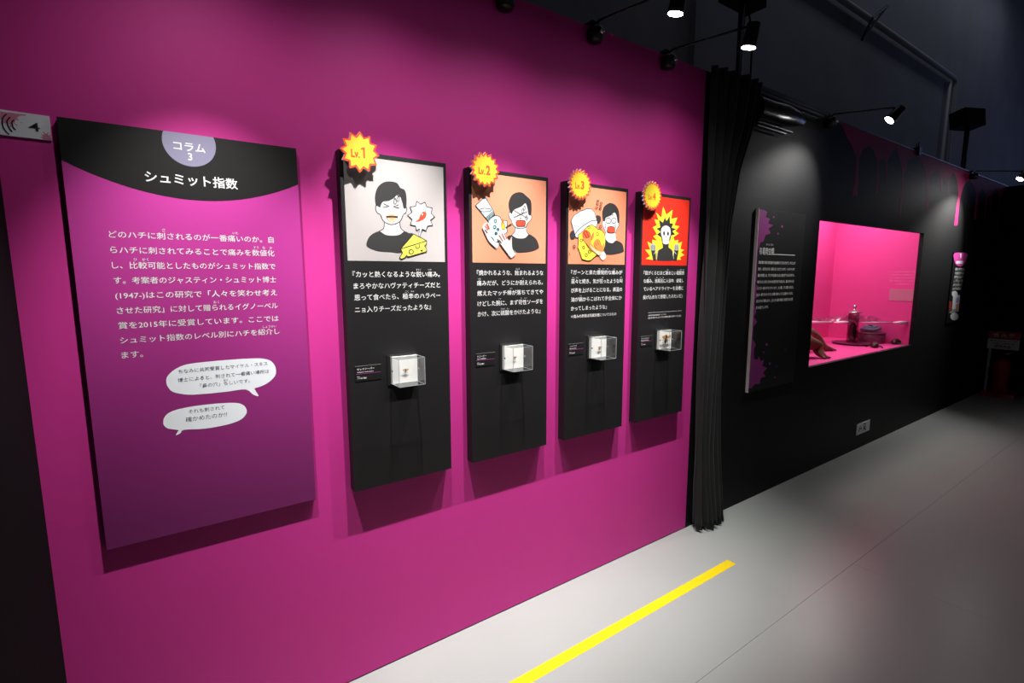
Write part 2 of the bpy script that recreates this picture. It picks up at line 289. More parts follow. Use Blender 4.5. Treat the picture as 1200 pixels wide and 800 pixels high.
  ('F','yellow',0,1,1,[(159.8,1005.5),(167.8,992.5),(165.8,981.5),(156.8,983.5),(154.8,994.5)]),
  ('L','ink',2.6,0,0,[(172.8,987.5),(202.8,1005.5)]),
  ('F','skin',0,1,1,[(58.8,976.5),(63.8,991.5),(75.8,1001.5),(93.8,999.5),(96.8,975.5),(96.8,950.5),(116.8,927.5),(137.8,921.5),(126.8,899.5),(108.8,909.5),(87.8,928.5),(72.8,953.5)]),
  ('L','ink',1.8,1,0,[(58.8,978.5),(72.8,953.5),(87.8,928.5),(108.8,910.5),(125.8,901.5)]),
  ('L','dred',3.6,0,0,[(80.8,998.5),(92.8,976.5)]),
  ('L','dred',3.6,0,0,[(69.8,989.5),(84.8,971.5)]),
  ('L','ink',3.4,0,0,[(70.8,973.5),(82.8,959.5)]),
  ('L','red',2.2,0,0,[(74.8,996.5),(88.8,975.5)]),
  ('F','skin',0,1,1,[(130.8,938.5),(135.8,954.5),(151.8,963.5),(167.8,964.5),(177.8,949.5),(189.8,934.5),(204.8,950.5),(206.8,906.5),(224.8,882.5),(196.8,862.5),(172.8,887.5),(145.8,917.5)]),
  ('L','ink',1.8,1,0,[(130.8,938.5),(145.8,917.5),(172.8,887.5),(195.8,863.5)]),
  ('L','ink',1.6,1,0,[(205.8,946.5),(206.8,906.5),(221.8,883.5)]),
  ('L','dred',3.6,0,0,[(137.8,955.5),(156.8,930.5)]),
  ('L','dred',3.6,0,0,[(151.8,962.5),(168.8,935.5)]),
  ('L','red',3.2,0,0,[(164.8,963.5),(178.8,940.5)]),
  ('L','ink',3.4,0,0,[(138.8,934.5),(149.8,921.5)]),
  ('L','glow2',3,0,0,[(200.8,948.5),(195.8,932.5)]),
 ],
 'picture_c': [
  ('F','skin',0,1,1,[(233.3,1052.5),(225.3,1040.5),(231.3,1022.5),(244.3,1005.5),(254.3,990.5),(284.3,984.5),(314.3,991.5),(330.3,1018.5),(341.3,1033.5),(338.3,1054.5),(310.3,1093.5),(249.3,1071.5)]),
  ('L','ink',1.6,1,1,[(233.3,1052.5),(225.3,1040.5),(231.3,1022.5),(244.3,1005.5),(254.3,990.5),(284.3,984.5),(314.3,991.5),(330.3,1018.5),(341.3,1033.5),(338.3,1054.5),(310.3,1093.5),(249.3,1071.5)]),
  ('F','skin',0,1,1,[(254.3,992.5),(253.3,957.5),(285.3,945.5),(325.3,952.5),(319.3,972.5),(314.3,995.5)]),
  ('F','black',0,1,1,[(253.3,958.5),(246.3,932.5),(242.3,909.5),(254.3,889.5),(314.3,890.5),(375.3,903.5),(379.3,917.5),(366.3,945.5),(325.3,959.5),(299.3,945.5),(272.3,948.5)]),
  ('F','hair',0,1,1,[(229.3,1052.5),(224.3,1085.5),(234.3,1113.5),(260.3,1130.5),(282.3,1135.5),(312.3,1128.5),(337.3,1102.5),(342.3,1051.5),(332.3,1045.5),(322.3,1078.5),(307.3,1092.5),(281.3,1075.5),(250.3,1063.5),(242.3,1046.5)]),
  ('F','white',0,1,1,[(284.3,1052.5),(283.3,1047.5),(279.3,1042.5),(274.3,1039.5),(267.3,1038.5),(261.3,1039.5),(255.3,1041.5),(251.3,1045.5),(250.3,1050.5),(251.3,1055.5),(255.3,1059.5),(260.3,1062.5),(266.3,1063.5),(273.3,1063.5),(278.3,1060.5),(282.3,1057.5)]),
  ('L','ink',1.8,1,1,[(284.3,1052.5),(283.3,1047.5),(279.3,1042.5),(274.3,1039.5),(267.3,1038.5),(261.3,1039.5),(255.3,1041.5),(251.3,1045.5),(250.3,1050.5),(251.3,1055.5),(255.3,1059.5),(260.3,1062.5),(266.3,1063.5),(273.3,1063.5),(278.3,1060.5),(282.3,1057.5)]),
  ('F','white',0,1,1,[(320.3,1054.5),(319.3,1049.5),(316.3,1045.5),(311.3,1041.5),(305.3,1040.5),(299.3,1041.5),(293.3,1043.5),(290.3,1047.5),(288.3,1052.5),(289.3,1057.5),(293.3,1061.5),(298.3,1064.5),(304.3,1066.5),(310.3,1065.5),(315.3,1063.5),(319.3,1059.5)]),
  ('L','ink',1.8,1,1,[(320.3,1054.5),(319.3,1049.5),(316.3,1045.5),(311.3,1041.5),(305.3,1040.5),(299.3,1041.5),(293.3,1043.5),(290.3,1047.5),(288.3,1052.5),(289.3,1057.5),(293.3,1061.5),(298.3,1064.5),(304.3,1066.5),(310.3,1065.5),(315.3,1063.5),(319.3,1059.5)]),
  ('F','ink',0,1,1,[(269.3,1051.5),(269.3,1050.5),(269.3,1049.5),(268.3,1049.5),(267.3,1048.5),(266.3,1049.5),(265.3,1049.5),(264.3,1050.5),(264.3,1051.5),(264.3,1051.5),(265.3,1052.5),(266.3,1053.5),(267.3,1053.5),(268.3,1053.5),(269.3,1052.5),(269.3,1052.5)]),
  ('F','ink',0,1,1,[(307.3,1053.5),(307.3,1052.5),(306.3,1051.5),(305.3,1051.5),(304.3,1051.5),(303.3,1051.5),(302.3,1051.5),(302.3,1052.5),(302.3,1053.5),(302.3,1054.5),(302.3,1054.5),(303.3,1055.5),(304.3,1055.5),(305.3,1055.5),(306.3,1055.5),(307.3,1054.5)]),
  ('L','ink',1.5,1,0,[(248.3,1035.5),(245.3,1025.5),(250.3,1014.5)]),
  ('L','ink',1.5,1,0,[(317.3,1037.5),(314.3,1029.5),(319.3,1022.5)]),
  ('L','ink',1.5,0,0,[(288.3,1076.5),(294.3,1081.5),(301.3,1079.5)]),
  ('L','ink',1.4,0,0,[(257.3,1006.5),(261.3,997.5),(271.3,993.5)]),
  ('L','ink',1.5,0,0,[(281.3,1024.5),(285.3,1026.5)]),
  ('F','red',0,1,1,[(263.3,1019.5),(286.3,1023.5),(309.3,1021.5),(312.3,1008.5),(309.3,997.5),(287.3,994.5),(267.3,995.5),(262.3,1006.5)]),
  ('L','ink',1.6,1,1,[(263.3,1019.5),(286.3,1023.5),(309.3,1021.5),(312.3,1008.5),(309.3,997.5),(287.3,994.5),(267.3,995.5),(262.3,1006.5)]),
  ('F','black',0,1,1,[(179.3,1064.5),(197.3,1070.5),(212.3,1064.5),(212.3,1044.5),(198.3,1034.5),(186.3,1040.5)]),
  ('L','ink',1.6,1,1,[(179.3,1064.5),(197.3,1070.5),(212.3,1064.5),(212.3,1044.5),(198.3,1034.5),(186.3,1040.5)]),
  ('F','black',0,1,1,[(45.3,989.5),(29.3,988.5),(21.3,973.5),(30.3,956.5),(44.3,958.5),(56.3,970.5)]),
  ('L','ink',1.6,1,1,[(45.3,989.5),(29.3,988.5),(21.3,973.5),(30.3,956.5),(44.3,958.5),(56.3,970.5)]),
  ('F','pot',0,0,1,[(25.3,1035.5),(42.3,1060.5),(80.3,1082.5),(125.3,1097.5),(156.3,1097.5),(172.3,1084.5),(193.3,1038.5),(186.3,1016.5),(161.3,1019.5),(77.3,962.5),(56.3,962.5),(50.3,976.5)]),
  ('L','ink',1.6,0,1,[(25.3,1035.5),(42.3,1060.5),(80.3,1082.5),(125.3,1097.5),(156.3,1097.5),(172.3,1084.5),(193.3,1038.5),(186.3,1016.5),(161.3,1019.5),(77.3,962.5),(56.3,962.5),(50.3,976.5)]),
  ('L','ink',1.8,1,0,[(50.3,976.5),(76.3,1001.5),(118.3,1027.5),(154.3,1043.5),(190.3,1048.5)]),
  ('F','oil',0,0,1,[(158.3,1025.5),(180.3,1015.5),(193.3,1007.5),(218.3,1004.5),(241.3,987.5),(249.3,950.5),(245.3,927.5),(237.3,909.5),(212.3,885.5),(190.3,883.5),(153.3,859.5),(134.3,857.5),(97.3,863.5),(84.3,892.5),(69.3,918.5),(74.3,944.5),(71.3,975.5),(88.3,984.5),(130.3,1017.5)]),
  ('L','ink',1.6,0,1,[(158.3,1025.5),(180.3,1015.5),(193.3,1007.5),(218.3,1004.5),(241.3,987.5),(249.3,950.5),(245.3,927.5),(237.3,909.5),(212.3,885.5),(190.3,883.5),(153.3,859.5),(134.3,857.5),(97.3,863.5),(84.3,892.5),(69.3,918.5),(74.3,944.5),(71.3,975.5),(88.3,984.5),(130.3,1017.5)]),
  ('F','skin',0,1,1,[(148.3,929.5),(190.3,885.5),(234.3,904.5),(255.3,879.5),(232.3,861.5),(203.3,885.5),(173.3,907.5)]),
  ('L','ink',1.7,1,1,[(145.3,1012.5),(145.3,1010.5),(143.3,1008.5),(141.3,1006.5),(138.3,1006.5),(135.3,1006.5),(133.3,1007.5),(131.3,1009.5),(130.3,1011.5),(131.3,1014.5),(132.3,1016.5),(135.3,1017.5),(138.3,1018.5),(140.3,1018.5),(143.3,1016.5),(145.3,1014.5)]),
  ('L','ink',1.7,1,1,[(201.3,984.5),(201.3,982.5),(199.3,979.5),(197.3,978.5),(194.3,977.5),(191.3,978.5),(188.3,979.5),(187.3,981.5),(186.3,983.5),(186.3,986.5),(188.3,988.5),(190.3,989.5),(193.3,990.5),(196.3,990.5),(199.3,988.5),(200.3,986.5)]),
  ('L','ink',1.7,1,1,[(98.3,951.5),(97.3,948.5),(96.3,946.5),(93.3,945.5),(91.3,944.5),(88.3,945.5),(85.3,946.5),(84.3,948.5),(83.3,950.5),(84.3,953.5),(85.3,955.5),(87.3,956.5),(90.3,957.5),(93.3,956.5),(95.3,955.5),(97.3,953.5)]),
  ('L','ink',1.7,1,1,[(112.3,919.5),(112.3,916.5),(110.3,914.5),(108.3,913.5),(105.3,912.5),(102.3,913.5),(100.3,914.5),(98.3,916.5),(98.3,918.5),(98.3,921.5),(100.3,923.5),(102.3,924.5),(105.3,925.5),(108.3,924.5),(110.3,923.5),(112.3,921.5)]),
  ('L','ink',1.7,1,1,[(150.3,899.5),(149.3,896.5),(148.3,894.5),(145.3,893.5),(143.3,892.5),(140.3,893.5),(137.3,894.5),(136.3,896.5),(135.3,899.5),(135.3,901.5),(137.3,903.5),(139.3,904.5),(142.3,905.5),(145.3,905.5),(148.3,903.5),(149.3,901.5)]),
  ('L','ink',1.7,1,1,[(130.3,884.5),(130.3,881.5),(128.3,879.5),(126.3,878.5),(123.3,877.5),(120.3,878.5),(118.3,879.5),(116.3,881.5),(116.3,883.5),(116.3,886.5),(118.3,888.5),(120.3,889.5),(123.3,890.5),(126.3,889.5),(128.3,888.5),(130.3,886.5)]),
  ('L','ink',1.7,1,1,[(53.3,921.5),(53.3,918.5),(51.3,916.5),(49.3,915.5),(46.3,914.5),(44.3,915.5),(41.3,916.5),(40.3,918.5),(39.3,920.5),(40.3,923.5),(41.3,925.5),(43.3,926.5),(46.3,927.5),(49.3,926.5),(51.3,925.5),(53.3,923.5)]),
  ('L','ink',1.7,1,1,[(219.3,1018.5),(219.3,1016.5),(217.3,1014.5),(215.3,1012.5),(212.3,1012.5),(209.3,1012.5),(206.3,1013.5),(205.3,1015.5),(204.3,1017.5),(204.3,1020.5),(206.3,1022.5),(208.3,1023.5),(211.3,1024.5),(214.3,1024.5),(217.3,1023.5),(219.3,1021.5)]),
  ('L','ink',1.5,1,1,[(199.3,1138.5),(199.3,1136.5),(197.3,1134.5),(195.3,1133.5),(192.3,1133.5),(190.3,1133.5),(188.3,1134.5),(186.3,1135.5),(185.3,1136.5),(186.3,1138.5),(187.3,1140.5),(190.3,1141.5),(192.3,1141.5),(195.3,1141.5),(197.3,1141.5),(199.3,1139.5)]),
  ('L','ink',1.5,1,1,[(195.3,1122.5),(195.3,1120.5),(193.3,1119.5),(191.3,1118.5),(188.3,1117.5),(186.3,1117.5),(184.3,1118.5),(182.3,1120.5),(181.3,1121.5),(182.3,1123.5),(183.3,1124.5),(186.3,1126.5),(188.3,1126.5),(191.3,1126.5),(193.3,1125.5),(195.3,1124.5)]),
  ('L','ink',1.5,1,1,[(191.3,1107.5),(191.3,1105.5),(189.3,1104.5),(187.3,1102.5),(185.3,1102.5),(182.3,1102.5),(180.3,1103.5),(178.3,1104.5),(178.3,1106.5),(178.3,1108.5),(179.3,1109.5),(182.3,1110.5),(184.3,1111.5),(187.3,1111.5),(189.3,1110.5),(191.3,1108.5)]),
  ('L','ink',1.5,1,1,[(220.3,1129.5),(220.3,1128.5),(218.3,1126.5),(216.3,1125.5),(214.3,1125.5),(211.3,1125.5),(209.3,1125.5),(207.3,1127.5),(206.3,1128.5),(207.3,1130.5),(208.3,1132.5),(211.3,1133.5),(213.3,1133.5),(216.3,1133.5),(218.3,1132.5),(220.3,1131.5)]),
  ('L','ink',1.5,1,1,[(218.3,1116.5),(217.3,1115.5),(216.3,1113.5),(213.3,1112.5),(211.3,1111.5),(208.3,1112.5),(206.3,1112.5),(204.3,1114.5),(204.3,1115.5),(204.3,1117.5),(206.3,1119.5),(208.3,1120.5),(210.3,1120.5),(213.3,1120.5),(215.3,1119.5),(217.3,1118.5)]),
  ('L','ink',1.5,1,1,[(214.3,1100.5),(214.3,1099.5),(212.3,1097.5),(210.3,1096.5),(207.3,1096.5),(205.3,1096.5),(202.3,1096.5),(201.3,1098.5),(200.3,1099.5),(201.3,1101.5),(202.3,1103.5),(204.3,1104.5),(207.3,1104.5),(210.3,1104.5),(212.3,1103.5),(214.3,1102.5)]),
  ('F','orange',0,1,1,[(95.3,976.5),(97.3,991.5),(109.3,998.5),(121.3,1000.5),(143.3,990.5),(151.3,971.5),(163.3,990.5),(171.3,988.5),(168.3,965.5),(151.3,945.5),(163.3,929.5),(183.3,907.5),(177.3,898.5),(151.3,911.5),(120.3,937.5),(101.3,956.5)]),
  ('F','dred',0,1,1,[(98.3,978.5),(106.3,994.5),(121.3,999.5),(142.3,988.5),(146.3,971.5),(129.3,962.5),(107.3,961.5)]),
  ('L','orange',2,0,0,[(113.3,990.5),(128.3,968.5)]),
  ('L','orange',2,0,0,[(128.3,995.5),(141.3,973.5)]),
  ('L','orange',2,0,0,[(101.3,978.5),(116.3,961.5)]),
  ('F','orange',0,1,1,[(168.3,941.5),(182.3,957.5),(200.3,961.5),(215.3,942.5),(228.3,931.5),(236.3,948.5),(239.3,927.5),(228.3,906.5),(215.3,895.5),(189.3,912.5),(176.3,925.5)]),
  ('L','dred',2,0,0,[(177.3,942.5),(190.3,928.5)]),
  ('L','dred',2,0,0,[(189.3,952.5),(204.3,933.5)]),
  ('L','dred',2,0,0,[(204.3,958.5),(215.3,938.5)]),
  ('L','dred',2,0,0,[(161.3,985.5),(153.3,954.5)]),
  ('F','glow1',0,1,1,[(145.3,933.5),(176.3,912.5),(221.3,899.5),(209.3,885.5),(183.3,894.5),(158.3,911.5)]),
  ('L','ink',1.7,1,0,[(120.3,937.5),(136.3,922.5),(161.3,900.5)]),
  ('L','ink',1.8,0,0,[(13.3,892.5),(22.3,879.5)]),
 ],
 'picture_d': [
  ('F','yellow',0,0,1,[(167.9,1148.5),(196.9,1108.5),(244.9,1136.5),(237.9,1089.5),(288.9,1098.5),(267.9,1056.5),(309.9,1054.5),(277.9,1026.5),(307.9,1015.5),(262.9,992.5),(272.9,976.5),(307.9,980.5),(302.9,962.5),(337.9,972.5),(327.9,933.5),(360.9,928.5),(332.9,913.5),(365.9,900.5),(324.9,885.5),(337.9,873.5),(90.9,869.5),(42.9,873.5),(75.9,888.5),(35.9,920.5),(74.9,921.5),(51.9,962.5),(91.9,950.5),(88.9,973.5),(129.9,969.5),(95.9,990.5),(124.9,1002.5),(89.9,1037.5),(121.9,1048.5),(100.9,1078.5),(134.9,1075.5),(111.9,1114.5),(155.9,1090.5)]),
  ('F','hair',0,0,1,[(184.9,1094.5),(199.9,1075.5),(223.9,1103.5),(228.9,1064.5),(256.9,1066.5),(243.9,1042.5),(282.9,1037.5),(251.9,1024.5),(274.9,1008.5),(242.9,1001.5),(237.9,981.5),(223.9,953.5),(171.9,951.5),(161.9,986.5),(124.9,1002.5),(155.9,1016.5),(118.9,1031.5),(149.9,1040.5),(136.9,1079.5),(168.9,1065.5)]),
  ('F','black',0,1,1,[(175.9,956.5),(222.9,958.5),(224.9,937.5),(257.9,920.5),(268.9,879.5),(252.9,867.5),(148.9,865.5),(128.9,877.5),(134.9,915.5),(174.9,933.5)]),
  ('F','black',0,0,1,[(80.9,921.5),(114.9,922.5),(120.9,902.5),(125.9,864.5),(102.9,864.5)]),
  ('F','black',0,0,1,[(273.9,926.5),(310.9,927.5),(306.9,901.5),(298.9,867.5),(265.9,866.5)]),
  ('F','white',0,1,1,[(157.9,1008.5),(161.9,1036.5),(193.9,1051.5),(227.9,1041.5),(237.9,1012.5),(227.9,986.5),(226.9,961.5),(199.9,953.5),(174.9,959.5),(170.9,981.5)]),
  ('F','black',0,1,1,[(189.9,1010.5),(189.9,1005.5),(187.9,1002.5),(185.9,999.5),(182.9,998.5),(179.9,999.5),(176.9,1001.5),(174.9,1005.5),(173.9,1009.5),(173.9,1013.5),(175.9,1017.5),(177.9,1019.5),(180.9,1020.5),(183.9,1020.5),(186.9,1017.5),(188.9,1014.5)]),
  ('F','black',0,1,1,[(222.9,1010.5),(221.9,1006.5),(220.9,1002.5),(218.9,1000.5),(215.9,999.5),(212.9,999.5),(210.9,1002.5),(208.9,1005.5),(207.9,1009.5),(207.9,1014.5),(209.9,1017.5),(211.9,1020.5),(214.9,1021.5),(216.9,1020.5),(219.9,1018.5),(221.9,1014.5)]),
  ('F','black',0,1,1,[(201.9,992.5),(201.9,991.5),(200.9,989.5),(199.9,989.5),(198.9,988.5),(197.9,989.5),(196.9,989.5),(195.9,990.5),(195.9,992.5),(195.9,993.5),(195.9,994.5),(196.9,995.5),(198.9,995.5),(199.9,995.5),(200.9,994.5),(201.9,993.5)]),
  ('L','grey',2.4,0,0,[(180.9,974.5),(197.9,973.5),(219.9,976.5)]),
  ('L','grey',1.6,0,0,[(169.9,981.5),(177.9,969.5)]),
  ('L','grey',1.6,0,0,[(226.9,983.5),(220.9,970.5)]),
  ('F','grey',0,1,1,[(78.9,920.5),(75.9,943.5),(86.9,953.5),(95.9,956.5),(107.9,949.5),(116.9,937.5),(116.9,920.5)]),
  ('F','grey',0,1,1,[(275.9,925.5),(272.9,947.5),(286.9,957.5),(300.9,958.5),(309.9,945.5),(309.9,925.5)]),
  ('L','black',1.2,0,0,[(84.9,921.5),(81.9,944.5)]),
  ('L','black',1.2,0,0,[(94.9,921.5),(90.9,944.5)]),
  ('L','black',1.2,0,0,[(103.9,921.5),(99.9,945.5)]),
  ('L','black',1.2,0,0,[(111.9,922.5),(108.9,945.5)]),
  ('L','black',1.2,0,0,[(281.9,926.5),(281.9,950.5)]),
  ('L','black',1.2,0,0,[(290.9,927.5),(290.9,950.5)]),
  ('L','black',1.2,0,0,[(300.9,927.5),(299.9,950.5)]),
  ('L','white',1.8,0,0,[(105.9,899.5),(119.9,916.5)]),
  ('L','white',1.8,0,0,[(137.9,923.5),(131.9,902.5),(127.9,872.5)]),
  ('L','white',1.8,0,0,[(261.9,926.5),(260.9,905.5),(268.9,877.5)]),
  ('L','white',1.8,0,0,[(272.9,916.5),(290.9,902.5)]),
 ],
 'bubbles': [
  ('F','paper',0,1,1,[(179.5,477.5),(184.5,494.5),(203.5,511.5),(233.5,523.5),(286.5,526.5),(350.5,526.5),(414.5,524.5),(448.5,519.5),(469.5,507.5),(479.5,485.5),(477.5,463.5),(462.5,445.5),(439.5,432.5),(412.5,425.5),(412.5,424.5),(416.5,414.5),(422.5,398.5),(406.5,406.5),(386.5,425.5),(331.5,425.5),(274.5,426.5),(229.5,430.5),(195.5,442.5),(182.5,459.5)]),
  ('F','paper',0,1,1,[(162.5,353.5),(166.5,369.5),(180.5,382.5),(207.5,389.5),(257.5,392.5),(317.5,390.5),(356.5,385.5),(376.5,375.5),(385.5,357.5),(380.5,340.5),(361.5,326.5),(324.5,318.5),(266.5,316.5),(212.5,322.5),(202.5,313.5),(190.5,309.5),(196.5,320.5),(197.5,324.5),(173.5,333.5),(164.5,343.5)]),
 ],
 'sign': [
  ('F','splat',0,0,1,[(59,54),(69,53),(80,54),(86,53),(105,54),(105,51),(96,50),(90,46),(88,42),(92,38),(90,37),(86,39),(83,32),(82,29),(88,26),(87,24),(81,28),(79,32),(76,26),(75,17),(73,19),(74,25),(69,27),(62,26),(60,33),(57,35)]),
  ('F','splat',0,0,1,[(132,-4),(132,1),(127,1),(127,2),(132,4),(134,7),(130,9),(131,11),(135,9),(137,12),(133,16),(135,17),(139,13),(141,12),(144,17),(145,16),(143,11),(146,9),(150,12),(150,10),(147,7),(149,4),(149,-1),(148,-4)]),
  ('F','splat',0,1,1,[(98,32),(98,32),(97,31),(96,31),(95,30),(94,30),(93,30),(93,31),(92,31),(93,32),(93,32),(94,33),(96,33),(97,33),(98,33),(98,33)]),
  ('F','splat',0,1,1,[(103,34),(103,33),(103,33),(102,32),(102,32),(101,32),(101,32),(101,33),(101,33),(101,34),(101,34),(102,35),(102,35),(103,35),(103,34),(103,34)]),
  ('F','splat',0,1,1,[(126,9),(126,7),(126,6),(125,6),(125,5),(124,6),(124,6),(124,7),(124,8),(124,9),(124,10),(125,11),(125,11),(126,11),(126,11),(126,10)]),
  ('L','ink',1.5,1,0,[(70,49),(63,40),(60,27),(61,15),(65,6),(70,0)]),
  ('L','ink',1.5,1,0,[(76,43),(70,34),(69,28),(71,18),(76,7)]),
  ('L','ink',1.5,1,0,[(82,37),(78,31),(78,26),(79,18),(83,13)]),
 ],
 'panel_splat': [
  ('F','plum',0,0,1,[(-23,1202),(37,1203),(79,1193),(61,1160),(116,1150),(97,1121),(162,1113),(107,1089),(137,1057),(75,1046),(55,1004),(19,995),(-6,945),(-9,863),(-2,748),(-11,723),(33,711),(0,678),(35,644),(-7,631),(-5,581),(21,543),(-6,514),(38,474),(-5,446),(-2,360),(40,323),(19,290),(26,227),(71,216),(87,240),(111,203),(156,207),(138,165),(206,145),(153,118),(190,87),(125,82),(120,42),(55,50),(17,25),(-21,30)]),
  ('F','plum',0,1,1,[(290,1112),(290,1108),(287,1105),(283,1103),(278,1103),(273,1103),(268,1104),(265,1107),(264,1110),(264,1113),(267,1116),(271,1118),(276,1119),(281,1119),(285,1117),(289,1115)]),
  ('F','plum',0,1,1,[(240,1062),(240,1059),(238,1057),(235,1055),(231,1055),(227,1055),(224,1056),(221,1058),(220,1061),(221,1064),(223,1066),(226,1067),(229,1068),(233,1068),(237,1066),(239,1064)]),
  ('F','plum',0,1,1,[(171,1167),(171,1164),(169,1162),(166,1160),(162,1159),(159,1160),(155,1161),(153,1163),(152,1165),(152,1168),(154,1170),(157,1172),(161,1173),(164,1172),(168,1171),(170,1169)]),
  ('F','plum',0,1,1,[(189,311),(189,307),(186,305),(182,303),(177,303),(172,304),(167,306),(164,309),(163,313),(163,316),(166,319),(170,320),(175,321),(180,320),(185,317),(188,314)]),
  ('F','plum',0,1,1,[(250,171),(249,168),(247,165),(242,163),(237,163),(232,164),(227,167),(224,170),(223,174),(223,177),(226,180),(230,181),(235,181),(240,180),(245,178),(248,175)]),
  ('F','plum',0,1,1,[(328,65),(327,63),(325,60),(322,59),(318,59),(314,60),(311,62),(308,65),(307,68),(307,71),(309,73),(312,74),(316,74),(321,73),(324,71),(327,68)]),
  ('F','plum',0,1,1,[(440,253),(440,251),(439,250),(437,249),(434,248),(431,249),(429,251),(427,252),(426,255),(426,257),(428,258),(430,259),(432,260),(435,259),(438,258),(440,256)]),
  ('F','plum',0,1,1,[(153,261),(152,259),(150,257),(147,256),(143,256),(140,257),(136,259),(134,260),(133,263),(133,265),(135,266),(138,267),(142,267),(146,266),(149,265),(152,263)]),
  ('F','plum',0,1,1,[(332,144),(331,142),(330,140),(328,139),(325,139),(323,140),(320,141),(318,143),(318,146),(318,148),(319,149),(321,150),(324,150),(327,150),(329,148),(331,146)]),
 ],
 'small_panel': [
  ('F','pinkp',0,1,1,[(13,761),(456,767),(454,700),(385,639),(274,619),(114,636),(19,693)]),
  ('F','paper',0,0,1,[(99,677),(357,681),(354,648),(99,647)]),
  ('F','paper',0,0,1,[(194,761),(259,763),(260,709),(229,709)]),
  ('F','paper',0,1,1,[(281,305),(278,291),(259,280),(228,273),(189,272),(148,275),(112,284),(86,296),(74,309),(77,322),(95,333),(125,340),(163,342),(204,339),(241,330),(268,318)]),
  ('F','paper',0,0,1,[(130,278),(263,299),(378,286),(388,98),(143,132)]),
  ('F','lilac',0,0,1,[(250,263),(356,260),(351,198),(251,204)]),
  ('F','glow2',0,0,1,[(257,189),(356,183),(359,124),(269,133)]),
  ('F','grey',0,0,1,[(31,101),(199,136),(346,137),(328,100),(140,90)]),
  ('F','paper',0,1,1,[(409,41),(404,24),(376,10),(330,3),(274,3),(215,9),(164,21),(128,37),(111,55),(116,71),(142,84),(186,92),(241,93),(300,87),(352,75),(391,59)]),
  ('F','dred',0,0,1,[(17,227),(109,230),(117,133),(38,113)]),
 ],
 'drips': [
  ('F','drip',0,0,1,[(4181,2708),(9146,2695),(9111,2679),(8963,2635),(8842,2561),(8784,2409),(8878,2137),(8832,2131),(8767,2323),(8761,2544),(8582,2638),(8439,2563),(8465,2386),(8436,2384),(8363,2530),(8243,2500),(8253,2259),(8217,2257),(8161,2523),(7990,2590),(7883,2498),(7892,2211),(7800,2206),(7792,2490),(7678,2575),(7509,2627),(7366,2591),(7284,2519),(7220,2368),(7241,2113),(7126,2107),(7130,2289),(7154,2435),(7081,2553),(6934,2643),(6803,2573),(6823,2406),(6802,2404),(6737,2561),(6617,2553),(6620,2419),(6599,2420),(6511,2592),(6367,2599),(6265,2519),(6276,2391),(6290,2219),(6196,2213),(6215,2353),(6154,2476),(6098,2565),(5973,2645),(5831,2676),(5637,2603),(5581,2477),(5603,2208),(5601,2124),(5544,2120),(5539,2203),(5548,2354),(5517,2500),(5452,2580),(5337,2677),(5239,2610),(5180,2546),(5203,2376),(5185,2374),(5139,2534),(5053,2547),(5001,2510),(5044,2261),(4989,2256),(4994,2357),(4963,2519),(4867,2595),(4763,2610),(4666,2561),(4617,2489),(4645,2322),(4649,2209),(4550,2200),(4577,2315),(4574,2484),(4498,2551),(4370,2621),(4284,2688),(4210,2701)]),
 ],
}


# ------------------------------------------------------------------ setting
X_END, Z_TOP, X_SPLIT = 9.1, 2.706, 2.578
# floor: a base and three laid sheets whose joints show faintly
fb = struct(MB().box((-4, -9, -.06), (26, 6, -.004), 'seam').build('floor'))
SX, SY = 3.0, -.775
for a, b in (((-4, SY+.0006), (26, 6)), ((-4, -9), (SX-.0006, SY-.0006)), ((SX+.0006, -9), (26, SY-.0006))):
    MB().box((a[0], a[1], -.004), (b[0], b[1], 0), 'floor').build('floor_sheet', fb)
# magenta partition, standing 6 mm off the floor on a dark plinth
wl = struct(MB().box((-.3175, 0, .006), (X_SPLIT, .09, Z_TOP), 'magenta').build('wall_left'))
MB().box((-.3175, .01, 0), (X_SPLIT, .08, .006), 'void').build('plinth', wl)
struct(MB().box((-1.6, -3.2, 0), (-.3175, .09, Z_TOP), 'endwall').build('wall_side'))
# black partition with the showcase opening
WX0, WX1, WZ0, WZ1 = 4.046, 6.240, .865, 1.982
T = .035
wr = MB()
wr.box((X_SPLIT, 0, 0), (WX0, T, Z_TOP), 'blackwall').box((WX1, 0, 0), (X_END, T, Z_TOP), 'blackwall')
wr.box((WX0, 0, 0), (WX1, T, WZ0), 'blackwall').box((WX0, 0, WZ1), (WX1, T, Z_TOP), 'blackwall')
WR = struct(wr.build('wall_right'))
mb = MB(); draw(mb, ART['drips'], -.0006); mb.build('dripping_paint', WR)['label'] = 'dark magenta paint running down from the top of the black wall'
struct(MB().box((X_END, -4.5, 0), (X_END+.09, T, Z_TOP), 'endwall').build('wall_far'))
struct(MB().box((-4, 2.0, 0), (26, 2.2, 9), 'concrete').build('wall_back'))
tr = MB().box((3.85, -.004, Z_TOP), (X_END, .012, Z_TOP+.008), 'rail').build('trim_1'); struct(tr)
# glass in the opening
struct(MB().box((WX0, .008, WZ0), (WX1, .014, WZ1), 'glass').build('window_1'))

